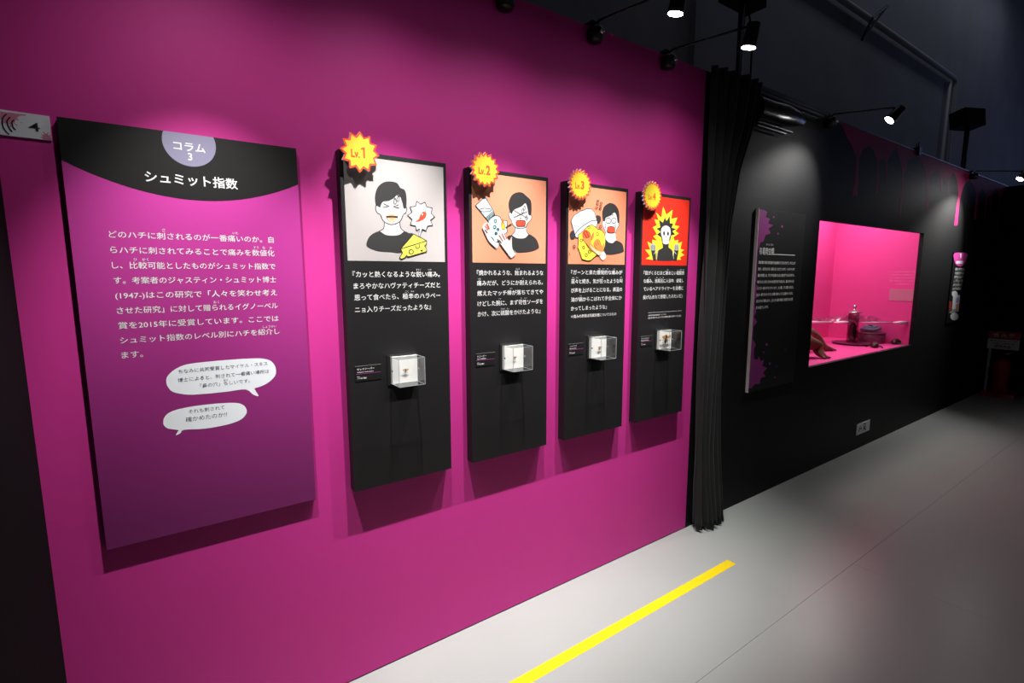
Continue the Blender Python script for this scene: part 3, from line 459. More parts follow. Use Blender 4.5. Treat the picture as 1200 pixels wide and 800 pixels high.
# ------------------------------------------------------------------ pink showcase behind the opening
D = .80
case = thing('showcase', (WX0, T, 0), 'deep pink-lined showcase behind the rectangular opening in the black wall', 'showcase')
def pc(name, a, b, m='pinkwall'):
    a = (a[0]-WX0, a[1]-T, a[2]); b = (b[0]-WX0, b[1]-T, b[2])
    return MB().box(a, b, m).build(name, case)
pc('case_floor', (3.7, T+.001, WZ0-.03), (6.25, D, WZ0))
pc('back_panel', (3.7, D, WZ0-.03), (6.25, D+.02, 2.42))
pc('end_panel', (6.25, T+.001, WZ0-.03), (6.27, D+.02, 2.42))
pc('end_panel', (3.68, T+.001, WZ0-.03), (3.70, D+.02, 2.42))
pc('case_ceiling', (3.7, T+.001, 2.40), (6.25, D, 2.42))
mb = MB()                                          # lettering and note on the end panel, facing -x
def endtxt(s, ya, yb, z, h): 
    t = MB(); letters(t, s, 0, yb-ya, z, 0, 'textpale', .01, h)
    mb.add([(6.2494-WX0, yb-p[0]-T, p[2]) for p in t.v], t.f, 'textpale')
for i, s in enumerate(('ヒキガエルは毒を持ち皮膚から出す', '人間が食べると中毒を起こすが', '古くから薬として使われてきた', '強心作用があることで知られ', '今も生薬の原料となっている')):
    endtxt(s, .03, .25 if i < 4 else .2, 1.605-i*.031, .017)
mb.build('wall_lettering', case)
note = MB().box((6.246-WX0, .014-T, 1.307), (6.2495-WX0, .243-T, 1.428), 'splat'); note.build('note_card', case)['label'] = 'pale pink text card'

# made-up corner shelf and crumpled sheets imitating bright reflections in the window glass
sh = thing('reflection_shelf', (5.7, .4, 1.085), 'made-up clear corner shelf whose bright edge imitates reflections in the showcase window', 'shelf')
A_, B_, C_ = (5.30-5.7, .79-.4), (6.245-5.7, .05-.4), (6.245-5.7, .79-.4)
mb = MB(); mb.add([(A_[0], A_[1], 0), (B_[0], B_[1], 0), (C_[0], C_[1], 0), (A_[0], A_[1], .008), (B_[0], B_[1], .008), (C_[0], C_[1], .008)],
    [(0, 2, 1), (3, 4, 5), (0, 1, 4, 3), (1, 2, 5, 4), (2, 0, 3, 5)], 'glass'); mb.build('reflection_plate', sh)
def along(t): return (A_[0]+(B_[0]-A_[0])*t, A_[1]+(B_[1]-A_[1])*t)
for t0, t1, r in ((.02, .36, .015), (.38, .52, .016), (.56, .86, .007), (.87, .985, .018)):  # pale strips shaped like the bright reflections in the glass
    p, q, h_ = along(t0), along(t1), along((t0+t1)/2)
    MB().tube([(p[0], p[1], .004), (h_[0], h_[1], .004), (q[0], q[1], .004)], [r*.3, r, r*.8], 'strip', 8).build('reflection_strip', sh, True)
def crumple(cx, cy, cz, lx, ly, h, name, label, seed):
    rnd = random.Random(seed); n, m_ = 16, 8; mb = MB(); vs = []; fs = []
    for i in range(n+1):
        for j in range(m_+1):
            u, v = i/n*2-1, j/m_*2-1; e = max(0, 1-(u*u*.9+v*v*.9))
            d = Vector((B_[0]-A_[0], B_[1]-A_[1])).normalized(); nn = Vector((-d.y, d.x))
            p = d*(u*lx)+nn*(v*ly)
            vs.append((p.x, p.y, h*e**.5*(.6+.7*rnd.random())+.001))
    for i in range(n):
        for j in range(m_): k = i*(m_+1)+j; fs.append((k, k+1, k+m_+2, k+m_+1))
    mb.add(vs, fs, 'film'); o = mb.build(name, None, False, (cx, cy, cz)); tag(o, label, 'made-up wrap', 'crumpled sheets standing in for window reflections')
crumple(5.90, .45, 1.095, .30, .10, .06, 'reflection_crumple', 'made-up crumpled clear sheet imitating window reflections, right part of the showcase shelf', 2)
crumple(5.50, .70, 1.095, .20, .10, .045, 'reflection_crumple', 'made-up crumpled clear sheet imitating window reflections, left part of the showcase shelf', 5)

# jar on a dish, tin with a coiled snake, two small specimens
def at(x, y): return (x, y, WZ0)
PX, PY = 5.80, .384
dish = MB().lathe([(.05, 0), (.12, .004), (.172, .014), (.176, .018), (.165, .019), (.11, .010), (.0, .009)], (0, 0, 0), 'plate', 32).build('dish', None, True, at(PX, PY))
tag(dish, 'wide plum-coloured dish under the tall lidded jar in the pink showcase', 'dish')
jar = thing('specimen_jar', (PX, PY, WZ0+.019), 'tall narrow glass jar with a silver knobbed lid, on the dish', 'jar')
MB().lathe([(.048, 0), (.050, .01), (.048, .30), (.045, .305)], (0, 0, 0), 'jarglass').build('glass_body', jar, True)
MB().lathe([(.07, 0), (.074, .004), (.055, .012), (.028, .024), (.012, .032), (.008, .045), (.017, .055), (.019, .066), (.008, .078), (.001, .08)], (0, 0, .306), 'silver').build('lid', jar, True)
MB().tube([(0, 0, .006), (.008, .004, .06), (-.008, 0, .12), (.004, 0, .17), (.0, 0, .20)], [.02, .034, .036, .034, .012], 'specimen', 12).build('dark_specimen', jar, True)
MB().lathe([(.046, .216), (.0465, .217), (.0465, .232), (.046, .233)], (0, 0, 0), 'grey').build('paper_band', jar, True)
tin = thing('round_tin', at(6.105, .33), 'low round mauve tin carrying a coiled blue-grey snake', 'tin')
MB().lathe([(.128, 0), (.13, .003), (.13, .098), (.128, .1)], (0, 0, 0), 'drum', 36).build('tin_body', tin, True)
MB().lathe([(.133, .1), (.134, .101), (.134, .112), (.12, .114)], (0, 0, 0), 'drum', 36).build('tin_lid', tin, True)
pts = []
for k in range(60):
    t = k/59; a = t*4.6*PI; r = .10-.055*t; pts.append((6.105+r*math.cos(a), .33+r*.9*math.sin(a), WZ0+.134+.045*t+.006*math.sin(a*3)))
sn = MB().tube(pts, [.007+.013*math.sin(PI*min(1, .08+k/59)) for k in range(60)], 'coil', 8).build('coiled_snake', None, True)
tag(sn, 'coiled blue-grey snake lying on the round mauve tin', 'snake')
for (x, y, a, lb) in ((5.70, .145, .3, 'small dark dried specimen on the pink case floor, beside the plum dish'), (6.165, .118, -.2, 'small dark dried specimen on the pink case floor, nearest the right end panel')):
    t = thing('dried_specimen', at(x, y), lb, 'specimen', 'small dark specimens on the showcase floor'); t.rotation_euler = (0, 0, a)
    MB().tube([(-.06, 0, .012), (-.04, 0, .018), (0, 0, .024), (.04, 0, .018), (.065, 0, .010)], [.008, .028, .036, .028, .008], 'specimen', 10).build('shell', t, True)
    for sx in (-.035, 0, .035):
        for sy in (-1, 1): MB().tube([(sx, sy*.02, .012), (sx+.008, sy*.05, .016), (sx+.012, sy*.068, .001)], .003, 'claw', 5).build('leg', t)

# stuffed reptile: one continuous skinned body, partly hidden by the wall edge
def skinned(name, verts, edges, radii, m, loc, parent=None):
    me = bpy.data.meshes.new(name); me.from_pydata(verts, edges, []); me.materials.append(M[m])
    o = bpy.data.objects.new(name, me); C.objects.link(o); o.location = loc
    if parent: o.parent = parent
    sk = o.modifiers.new('skin', 'SKIN'); 
    if not me.skin_vertices: me.attributes
    for i, r in enumerate(radii): me.skin_vertices[0].data[i].radius = (r, r)
    me.skin_vertices[0].data[0].use_root = True
    sk.use_smooth_shade = True; ss = o.modifiers.new('sub', 'SUBSURF'); ss.levels = 2; ss.render_levels = 2
    return o
V = []; E = []; Rr = []
def vv(p, r, frm=None):
    V.append(p); Rr.append(r)
    if frm is not None: E.append((frm, len(V)-1))
    return len(V)-1
b0 = vv((4.42, .34, .16), .11); b1 = vv((4.24, .36, .15), .12, b0); b2 = vv((4.06, .38, .13), .10, b1); n1 = vv((3.94, .40, .15), .06, b2); h1 = vv((3.86, .41, .17), .055, n1); h2 = vv((3.78, .42, .15), .03, h1)
hp = vv((4.62, .38, .165), .075, b0)
k1 = vv((4.86, .40, .195), .056, hp); k2 = vv((4.99, .37, .13), .044, k1); k3 = vv((5.04, .33, .05), .032, k2); k4 = vv((5.08, .30, .022), .024, k3)
for dx, dy in ((.06, -.035), (.08, -.01), (.075, .02), (.045, .045)): t_ = vv((5.08+dx*.6, .30+dy*.8, .016), .013, k4); vv((5.08+dx, .30+dy, .010), .009, t_)
hq = vv((4.53, .22, .13), .06, b0)
j2 = vv((4.64, .20, .095), .055, hq); j3 = vv((4.59, .17, .040), .036, j2); j4 = vv((4.60, .155, .020), .026, j3)
for dx, dy in ((-.04, -.05), (.0, -.06), (.04, -.05), (.07, -.02)): t_ = vv((4.60+dx*.6, .155+dy*.6, .016), .014, j4); vv((4.60+dx, .155+dy, .010), .009, t_)
f1 = vv((4.05, .24, .08), .04, b2); vv((4.02, .2, .02), .03, f1)
f2 = vv((4.05, .54, .08), .04, b2); vv((4.02, .58, .02), .03, f2)
rep = thing('stuffed_reptile', (4.24, .36, WZ0), 'brown stuffed reptile with spread clawed feet at the left edge of the pink showcase', 'animal')
bd = skinned('body', [(x-4.24, y-.36, z) for x, y, z in V], E, Rr, 'reptile', (0, 0, 0), rep)
for cx, cy, ds in ((5.08, .30, ((.06, -.035), (.08, -.01), (.075, .02), (.045, .045))), (4.60, .155, ((-.04, -.05), (.0, -.06), (.04, -.05), (.07, -.02)))):
    for dx, dy in ds: MB().tube([(cx+dx*.95-4.24, cy+dy*.95-.36, .010), (cx+dx*1.12-4.24, cy+dy*1.12-.36, .009), (cx+dx*1.2-4.24, cy+dy*1.2-.36, .002)], [.008, .006, .001], 'claw', 6).build('claw', rep, True)

# ------------------------------------------------------------------ big text panel
PX0, PX1, PZ0, PZ1, PT = -.1945, .388, .7866, 1.9863, .018
panel = thing('text_panel', (PX0, -.001, PZ0), 'tall purple text panel with black curved heading, left of the four boards', 'panel')
W_, H_ = PX1-PX0, PZ1-PZ0
MB().box((0, -PT+.001, 0), (W_, 0, H_), 'blackfoam').build('panel_board', panel)
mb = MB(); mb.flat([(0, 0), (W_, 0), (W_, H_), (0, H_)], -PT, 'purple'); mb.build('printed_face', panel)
arc = [(0, H_), (0, 1.867-PZ0)]                    # black heading bounded by a circular arc
for k in range(25):
    x = W_*k/24; zc = 1.7985-PZ0; arc.append((x, zc+.0765*((x-W_*.508)/(W_*.5))**2))
arc.append((W_, H_))
mb = MB(); mb.flat(arc, -PT-.0002, 'panelblack')
cc = (.0945-PX0, 1.9615-PZ0); r = .0665
cp = [(cc[0]+r*math.cos(a), min(H_, cc[1]+r*math.sin(a))) for a in [2*PI*k/48 for k in range(48)]]
cp = [p for i, p in enumerate(cp) if p[1] < H_-1e-6 or cp[i-1][1] < H_-1e-6 or cp[(i+1) % 48][1] < H_-1e-6]
mb.flat(cp, -PT-.0003, 'circle'); mb.build('heading', panel)
mb = Lines(); Y = -PT-.0005
letters(mb, 'コラム', .054-PX0, .133-PX0, 1.9495-PZ0, Y, 'text', .012); letters(mb, '3', .0875-PX0, .0985-PX0, 1.923-PZ0, Y, 'text', .01)
letters(mb, 'シュミット指数', -.020-PX0, .212-PX0, 1.855-PZ0, Y, 'text', .014); mb.build('heading_line', panel)
mb = Lines()
for i, s in enumerate(('どのハチに刺されるのが一番痛いのか。自', 'らハチに刺されてみることで痛みを数値化', 'し、比較可能としたものがシュミット指数で', 'す。考案者のジャスティン・シュミット博士',
        '(1947-)はこの研究で「人々を笑わせ考え', 'させた研究」に対して贈られるイグノーベル', '賞を2015年に受賞しています。ここでは', 'シュミット指数のレベル別にハチを紹介し', 'ます。')):
    letters(mb, s, -.1135-PX0, (.3035 if i < 8 else -.064)-PX0, 1.6905-.0423*i-PZ0, Y, 'text', .002, .0212 if i < 8 else .0215)
for s, x, i in (('さ', .013, 0), ('いた', .196, 0), ('すう', .251, 1), ('ち', .273, 1), ('か', .294, 1), ('ひ', -.060, 2), ('かく', -.037, 2), ('おく', .130, 5), ('しょう', .266, 7), ('かい', .287, 7)):
    w_ = .0075*len(s); letters(mb, s, x-w_/2-PX0, x+w_/2-PX0, 1.7075-.0423*i-PZ0, Y, 'text')
mb.build('text_line', panel)
mb = MB(); draw(mb, ART['bubbles'], -PT-.0003); mb.build('speech_bubbles', panel)
mb = Lines()
for s, a, b, z in (('ちなみに共同受賞したマイケル・スミス', .0135, .258, 1.2885), ('博士によると、刺されて一番痛い場所は', .010, .261, 1.2625), ('「鼻の穴」らしいです。', .066, .203, 1.238), ('それも刺されて', .030, .126, 1.1615), ('確かめたのか!?', .021, .132, 1.138)):
    letters(mb, s, a+.0035-PX0, b+.0035-PX0, z+.0015-PZ0, -PT-.0007, 'textdark', .0)
letters(mb, 'あな', .133-PX0, .145-PX0, 1.2495-PZ0, -PT-.0007, 'textdark')
mb.build('bubble_line', panel)

# small numbered sign
sg = thing('number_sign', (-.36, 0, 1.93), 'small white sign with black 4 and pink splatters, left of the purple panel', 'sign')
q_ = [(.045, -.0025), (.149, -.003), (.150, .0575), (.045, .0585)]
MB().prism(q_, -.005, 0, 'signwhite').build('sign_board', sg)
it = []
for t_ in ART['sign']: it.append(t_[:5]+([(min(max(a, 45.5), 149.5), min(max(b, -2), 57)) for a, b in t_[5]],))
mb = MB(); draw(mb, it, -.0052); mb.build('sign_print', sg)
mb = MB(); letters(mb, '4', .108, .129, .0265, -.0058, 'ink', .003, .030); mb.build('numeral', sg)

# ------------------------------------------------------------------ the four display boards
BW, BH, BT = .4006, 1.2127, .0431; BZ = .7865
BX = [.5189, 1.0192, 1.5277, 2.0311]
TXT = [
 [('『カッと熱くなるような鋭い痛み。', .546, .884, 1.5805), ('まろやかなハヴァティチーズだと', .548, .884, 1.5395), ('思って食べたら、極辛のハラペー', .549, .884, 1.499), ('ニョ入りチーズだったような』', .549, .843, 1.456)],
 [('『焼かれるような、蝕まれるような', 1.051, 1.395, 1.5865), ('痛みだが、どうにか耐えられる。', 1.051, 1.393, 1.5445), ('燃えたマッチ棒が落ちてきてや', 1.052, 1.395, 1.5025), ('けどした腕に、まず苛性ソーダを', 1.053, 1.394, 1.460), ('かけ、次に硫酸をかけたような』', 1.053, 1.380, 1.4175)],
 [('『ガーンと来た爆発的な痛みが', 1.560, 1.902, 1.589), ('延々と続き、気が狂ったような叫', 1.562, 1.903, 1.547), ('び声を上げることになる。高温の', 1.562, 1.904, 1.505), ('油が鍋からこぼれて手全体にか', 1.562, 1.903, 1.4625), ('かってしまったような』', 1.562, 1.797, 1.4205), ('＊痛みの表現は同属別種についてのもの', 1.563, 1.866, 1.3825)],
 [('『目がくらむほど凄まじい電撃的', 2.063, 2.400, 1.587), ('な痛み。泡風呂に入浴中、通電し', 2.064, 2.398, 1.545), ('ているヘアドライヤーを浴槽に', 2.065, 2.397, 1.5035), ('投げ込まれて感電したみたいだ』', 2.064, 2.394, 1.460), ('※痛みの表現は同属別種についてのもの', 2.110, 2.258, 1.3625), ('日本のオオベッコウバチの仲間の標本を展示しています', 2.110, 2.389, 1.3485)]]
RUBY = [[('するど', .796, 0), ('いた', .842, 0), ('ごく', .746, 2), ('から', .768, 2)],
        [('むしば', 1.256, 0), ('いた', 1.063, 1), ('た', 1.283, 1), ('ぼう', 1.220, 2), ('うで', 1.163, 3), ('か', 1.275, 3), ('せい', 1.297, 3), ('りゅう', 1.178, 4), ('さん', 1.204, 4)],
        [('ばく', 1.743, 0), ('はつ', 1.769, 0), ('てき', 1.795, 0), ('いた', 1.843, 0), ('えん', 1.574, 1), ('えん', 1.598, 1), ('くる', 1.762, 1), ('さけ', 1.893, 1), ('なべ', 1.624, 3)],
        [('すさ', 2.256, 0), ('でん', 2.343, 0), ('げき', 2.368, 0), ('てき', 2.390, 0), ('いた', 2.103, 1), ('あわ', 2.170, 1), ('ぶ', 2.196, 1), ('ろ', 2.220, 1), ('よく', 2.342, 2), ('そう', 2.366, 2), ('こ', 2.132, 3)]]
NAMES = ['マッドドーバー', 'ハニービー', 'ペーパーワスプ', 'タランチュラホーク']
LAT = ['Sceliphron caementarium', 'Apis mellifera', 'Polistes canadensis', 'Pepsis formosa']
LABELS = ['black board with Lv.1 badge and pale picture of a grimacing person and cheese',
          'black board with Lv.2 badge and salmon picture of hands under a spilling bottle',
          'black board with Lv.3 badge and salmon picture of a pot pouring over hands',
          'black board with Lv.4 badge and red picture of a burning skull figure']
for i in range(4):
    x0 = BX[i]
    bd = thing('display_board', (x0, 0, BZ), LABELS[i], 'board', 'black display boards on the magenta wall')
    MB().box((0, -BT, 0), (BW, 0, BH), 'blackfoam').build('board_body', bd)
    mb = MB(); px0, px1, pz0, pz1 = .0125, .3885, 1.628-BZ, 1.983-BZ
    mb.flat([(px0, pz0), (px1, pz0), (px1, pz1), (px0, pz1)], -BT-.0003, 'bg_'+'abcd'[i])
    draw(mb, ART['picture_'+'abcd'[i]], -BT-.0004); mb.build('picture', bd)
    mb = Lines()
    for j, (s, a, b, z) in enumerate(TXT[i]):
        small = (i == 2 and j == 5) or (i == 3 and j > 3)
        letters(mb, s, a-x0, b-x0, z-BZ, -BT-.0004, 'text', .002 if small else .004, None if small else .0232)
    for s, x, j in RUBY[i]:
        w_ = .0065*len(s); letters(mb, s, x-w_/2-x0, x+w_/2-x0, TXT[i][j][3]+.0175-BZ, -BT-.0004, 'text')
    if i == 3: MB().ribbon([(2.109-x0, 1.377-BZ), (2.392-x0, 1.377-BZ)], .0012, -BT-.0004, 'text').build('rule_line', bd)
    mb.build('text_line', bd)
    # name card beside the case
    mb = MB().box((.0205, -BT-.0015, 1.198-BZ), (.117, -BT, 1.254-BZ), 'panelblack'); Y = -BT-.0018
    mb.ribbon([(.0205, 1.2535-BZ), (.117, 1.2535-BZ)], .0008, Y, 'grey'); mb.ribbon([(.024, 1.225-BZ), (.115, 1.225-BZ)], .0012, Y, 'textpink')
    wn = (.063, .045, .045, .06)[i]
    letters(mb, NAMES[i], .028, .028+wn, 1.2415-BZ, Y, 'text', .01); letters(mb, LAT[i], .028, .028+wn*.95, 1.2315-BZ, Y, 'text', .01)
    letters(mb, 'Lv.'+str(i+1), .028, .037, 1.215-BZ, Y, 'text', .01); letters(mb, 'ハチ目 毒針', .028, .062, 1.2085-BZ, Y, 'text', .01)
    mb.build('name_card', bd)
    # star badge on a spacer, above the corner
    n = (12, 16, 20, 22)[i]; R1, R0 = .068, (.052, .055, .057, .057)[i]; bc = ((.0612, .058, .0555, .062)[i], 1.990-BZ)
    if i == 3: bc = (.045, 1.975-BZ); R1, R0 = .074, .062
    if i == 2: bc = (.055, 1.982-BZ); R1 = .070
    st = [(bc[0]+(R1 if k % 2 == 0 else R0)*math.cos(PI*k/n+PI/2-.05), bc[1]+(R1 if k % 2 == 0 else R0)*math.sin(PI*k/n+PI/2-.05)) for k in range(2*n)]
    s2 = [(bc[0]+(a-bc[0])*.86, bc[1]+(b-bc[1])*.86) for a, b in st]
    bg = MB().prism(st, -BT-.030, -BT-.020, 'badgered', 'edgewhite').build('badge', bd)
    bg['label'] = 'yellow star badge with red rim reading Lv.'+str(i+1)
    MB().flat(s2, -BT-.0302, 'badgeyel').build('star_face', bg)
    MB().box((bc[0]-.02, -BT-.020, bc[1]-.045), (bc[0]+.02, -BT, bc[1]-.0), 'edgewhite').build('spacer', bg)
    mb = MB(); letters(mb, 'Lv.', bc[0]-.031, bc[0]-.001, bc[1]-.006, -BT-.0305, 'textor', .035, .036); letters(mb, str(i+1), bc[0]+.003, bc[0]+(.024 if i else .014), bc[1]-.001, -BT-.0305, 'textor', .045, .048)
    if i == 0:
        mb = MB(); letters(mb, 'Lv.', bc[0]-.031, bc[0]-.001, bc[1]-.006, -BT-.0305, 'textor', .035, .036)
        mb.flat([(bc[0]+a, bc[1]+b) for a, b in ((.010, -.019), (.017, -.019), (.017, .017), (.011, .017), (.003, .012), (.003, .007), (.010, .010))], -BT-.0305, 'textor')
    mb.build('badge_text', bg)
    # acrylic case with a white foam block
    ord_ = ('first', 'second', 'third', 'fourth')[i]
    bx = thing('acrylic_case', (x0+.152, -BT, 1.176), 'clear acrylic insect box with white backing on the %s board, %s' % (('pale-picture', 'bottle-picture', 'pot-picture', 'red-picture')[i], ('the nearest box', 'second from the purple panel', 'third from the purple panel', 'next to the curtain')[i]), 'case', 'acrylic insect cases')
    S_ = .101; Dp = .086
    MB().box((-.012, -.004, -.006), (S_+.008, 0, S_+.008), 'fabricdark').build('back_plate', bx)
    MB().box((.0004, -.020, .0004), (S_-.0004, -.0042, S_-.0004), 'foamblock').build('foam_block', bx)
    cv = MB().box((0, -Dp, 0), (S_, -.0041, S_), 'acrylic').build('cover', bx)
    e = .0016; mb = MB()
    for (xa, za) in ((0, 0), (S_, 0), (0, S_), (S_, S_)): mb.box((xa-e/2, -Dp, za-e/2), (xa+e/2, -.0042, za+e/2), 'acryledge')
    for za in (0, S_): mb.box((0, -Dp-e/2, za-e/2), (S_, -Dp+e/2, za+e/2), 'acryledge')
    for xa in (0, S_): mb.box((xa-e/2, -Dp-e/2, 0), (xa+e/2, -Dp+e/2, S_), 'acryledge')
    mb.build('polished_edges', cv)
    for sx in (-.004, S_+.001): MB().box((sx, -.030, S_/2-.003), (sx+.003, -.024, S_/2+.003), 'silver').build('screw', bx)
    # the pinned insect
    k = (.42, .38, .5, 1.25)[i]
    ins = thing('pinned_wasp', (x0+.152+S_*(.5 if i != 3 else .42), -BT-.0225, 1.176+S_*(.47 if i != 3 else .58)),
        ('tiny pinned wasp in the acrylic box of the Lv.1 board', 'tiny pinned bee in the acrylic box of the Lv.2 board', 'small dark pinned wasp in the acrylic box of the Lv.3 board', 'large pinned wasp with amber wings in the acrylic box of the Lv.4 board')[i], 'insect', 'pinned insects')
    MB().tube([(0, -.006*k, .016*k), (0, -.007*k, .010*k), (0, -.007*k, .002*k), (0, -.005*k, -.002*k), (0, -.006*k, -.012*k), (0, -.004*k, -.024*k)], [.003*k, .0055*k, .006*k, .0015*k, .0055*k, .001*k], 'insect', 8).build('body', ins, True)
    for s_ in (-1, 1):
        w_ = [(s_*.002*k, .006*k), (s_*.018*k, .014*k), (s_*.030*k, .010*k), (s_*.026*k, .002*k), (s_*.012*k, -.001*k), (s_*.002*k, .002*k)]
        MB().prism(w_, -.0095*k, -.009*k, 'wing').build('wing', ins)
        for q in range(3): MB().tube([(s_*.003*k, -.006*k, (.008-.005*q)*k), (s_*.014*k, -.008*k, (.000-.009*q)*k), (s_*.018*k, -.001*k, (-.010-.010*q)*k)], .0009*k, 'insect', 5).build('leg', ins)
    MB().tube([(0, 0, .004*k), (0, -.016, .004*k)], .0005, 'silver', 5).build('pin', ins)

# ------------------------------------------------------------------ floor tape
tp = MB().box((.2, -.408, 0), (2.468, -.357, .0007), 'tape').build('floor_tape'); tag(tp, 'yellow tape line stuck on the floor in front of the magenta wall', 'tape')

# ------------------------------------------------------------------ black curtain at the end of the magenta wall
def interp(tab, z):
    for (z0, a), (z1, b) in zip(tab, tab[1:]):
        if z <= z1: return a+(b-a)*(z-z0)/(z1-z0)
    return tab[-1][1]
RT = [(0, 2.84), (.1, 2.83), (.9, 2.785), (1.5, 2.79), (1.9, 2.805), (2.2, 2.865), (2.45, 2.985), (2.6, 3.03), (2.72, 3.06)]
LT = [(0, 2.590), (.3, 2.575), (2.72, 2.560)]
nu, nv = 110, 46; vs = []; fs = []
for j in range(nv+1):
    z = .004+(2.716-.004)*j/nv
    xl, xr = interp(LT, z), interp(RT, z); flare = max(0, 1-z/.5)
    for i in range(nu+1):
        u = i/nu; x = xl+(xr-xl)*u
        amp = .022+.020*flare
        y = -.050-.022*math.sin(PI*u)-amp*math.sin(u*11*PI+.5*math.sin(z*2.1)+.3)-.010*math.sin(u*29+z*1.3)
        y -= flare*.028*math.sin(PI*u)**2
        x += .010*math.sin(z*3+u*9)*(1 if 0 < i < nu else 0)
        zz = z+(.012*math.sin(u*13)+.012 if j == 0 else 0)
        vs.append((x, min(y, -.006), zz))
for j in range(nv):
    for i in range(nu): k = j*(nu+1)+i; fs.append((k, k+1, k+nu+2, k+nu+1))
cu = MB().add(vs, fs, 'curtain').build('curtain_cloth', None, True)
sm = cu.modifiers.new('thick', 'SOLIDIFY'); sm.thickness = .003
cu.name = 'black_curtain'; tag(cu, 'black pleated curtain gathered between the magenta wall and the black wall', 'curtain')

# vinyl roll on rails above the opening beside the curtain
vr = thing('rolled_blind', (3.05, 0, 2.6), 'glossy black vinyl roll under aluminium rails at the wall top beside the curtain', 'blind')
for (za, zb, y_, xe) in ((.092, .118, -.03, .92), (.062, .078, -.045, .82), (.040, .048, -.04, .74)):
    MB().box((.0, y_-.012, za), (xe, y_+.02, zb), 'rail').build('rail', vr)
for (za, xe) in ((-.100, .42), (-.122, .34)): MB().box((.0, -.05, za), (xe, -.03, za+.007), 'rail').build('rail', vr)
nx, na = 30, 16; vs = []; fs = []
for i in range(nx+1):
    u = i/nx; x = -.02+.60*u; r = .068*(1-u**3)**.5+.004; cz = -.028+.03*u
    for k in range(na): a = 2*PI*k/na; vs.append((x, -.052-.045*(1-u**3)*math.cos(a)*1.0+.0, cz+r*math.sin(a)*(1+.05*math.sin(9*u+a*2))))
for i in range(nx):
    for k in range(na): fs.append((i*na+k, i*na+(k+1) % na, (i+1)*na+(k+1) % na, (i+1)*na+k))
MB().add(vs, fs, 'vinyl').build('vinyl_roll', vr, True)

# ------------------------------------------------------------------ clip-on spotlights
def spotlight(x, tx, label, power=1.0, zc=2.68, yl=-.45, arm_up=-.03, zt=.55, cone=1.0, light=True, spill=1.0):
    r = thing('clip_spotlight', (x, 0, Z_TOP), label, 'spotlight', 'clip-on spotlights along the wall top')
    cl = MB(); cl.lathe([(.012, -.060), (.030, -.058), (.038, -.045), (.040, -.012), (.032, .002), (.012, .006)], (0, -.030, -.02), 'blackmetal', 18)
    cl.box((-.022, -.03, .0), (.022, .05, .012), 'blackmetal').box((-.022, .045, -.06), (.022, .055, .012), 'blackmetal'); c_ = cl.build('clamp', r, True)
    MB().tube([(0, -.066, -.045), (0, -.078, -.045)], .012, 'silver', 10).build('clamp_screw', c_, True)
    zl = arm_up; tip = Vector((tx-x, yl, zl))
    MB().tube([(0, -.03, -.01), (0, -.05, .006), tuple(tip)], .0055, 'blackmetal', 8).build('arm', r, True)
    if not light: return
    aim = Vector((tx-x+cone*0, 0, zt-Z_TOP)); 
    hd = tip+Vector((0, -.012, -.045)); d = Vector((aimx[0]-tx if aimx else 0, 0-yl, zt-Z_TOP-hd.z)).normalized()
    c = hd; h = MB()
    h.tube([c-d*.055, c-d*.05, c+d*.035, c+d*.045], [.018, .028, .031, .031], 'blackmetal', 18).tube([tip, tip+Vector((0, -.005, -.03))], .007, 'blackmetal', 8)
    H = h.build('lamp_head', r, True)
    MB().tube([c+d*.0455, c+d*.049], .029, 'lens', 20).build('lens', H)
    L = bpy.data.lights.new('lamp_light', 'SPOT'); L.energy = SPOT_W*power; L.spot_size = SPOT_ANGLE if spill == 1 else math.radians(78); L.spot_blend = 1; L.shadow_soft_size = .012; L.color = (1, .975, .95)
    lo = bpy.data.objects.new('lamp_light', L); C.objects.link(lo); lo.parent = r; lo.location = c+d*.055
    lo.rotation_euler = d.to_track_quat('-Z', 'Y').to_euler()
    L2 = L.copy(); L2.energy = SPILL_W*spill; L2.spot_size = math.radians(140); lo2 = bpy.data.objects.new('lamp_spill', L2); C.objects.link(lo2)   # stray light of the reflector
    lo2.parent = r; lo2.location = lo.location; lo2.rotation_euler = lo.rotation_euler
aimx = None
spotlight(.13, .13, 'black clip-on spotlight over the purple text panel, beyond the top of the picture', .85)
spotlight(.70, .70, 'black clip-on spotlight over the Lv.1 board, beyond the picture top', 1.0)
spotlight(1.205, 1.20, 'black clip-on spotlight, its clamp just showing at the picture top', 1.0)
spotlight(1.700, 1.72, 'lit black clip-on spotlight nearest the top middle, over the board with the Lv.3 badge', 1.0)
spotlight(2.216, 2.235, 'lit black clip-on spotlight next to the black curtain', .9)
aimx = (3.62,)
spotlight(4.023, 4.0, 'lit black clip-on spotlight above the left corner of the pink showcase', .36, yl=-.42, arm_up=-.05, zt=2.0, spill=.3)
aimx = (6.95,)
spotlight(7.48, 7.47, 'lit black clip-on spotlight at the far end of the black wall', .75, yl=-.42, arm_up=-.06, zt=1.8, spill=.9)
aimx = None
cl = MB().box((-.03, -.02, -.03), (.03, .06, .04), 'blackmetal').box((.02, 0, .03), (.03, .01, .09), 'blackmetal').box((-.03, 0, .03), (-.02, .01, .07), 'blackmetal').build('wall_clamp', None, False, (5.86, 0, Z_TOP))
tag(cl, 'small black clamp without a lamp on top of the black wall over the showcase', 'clamp')

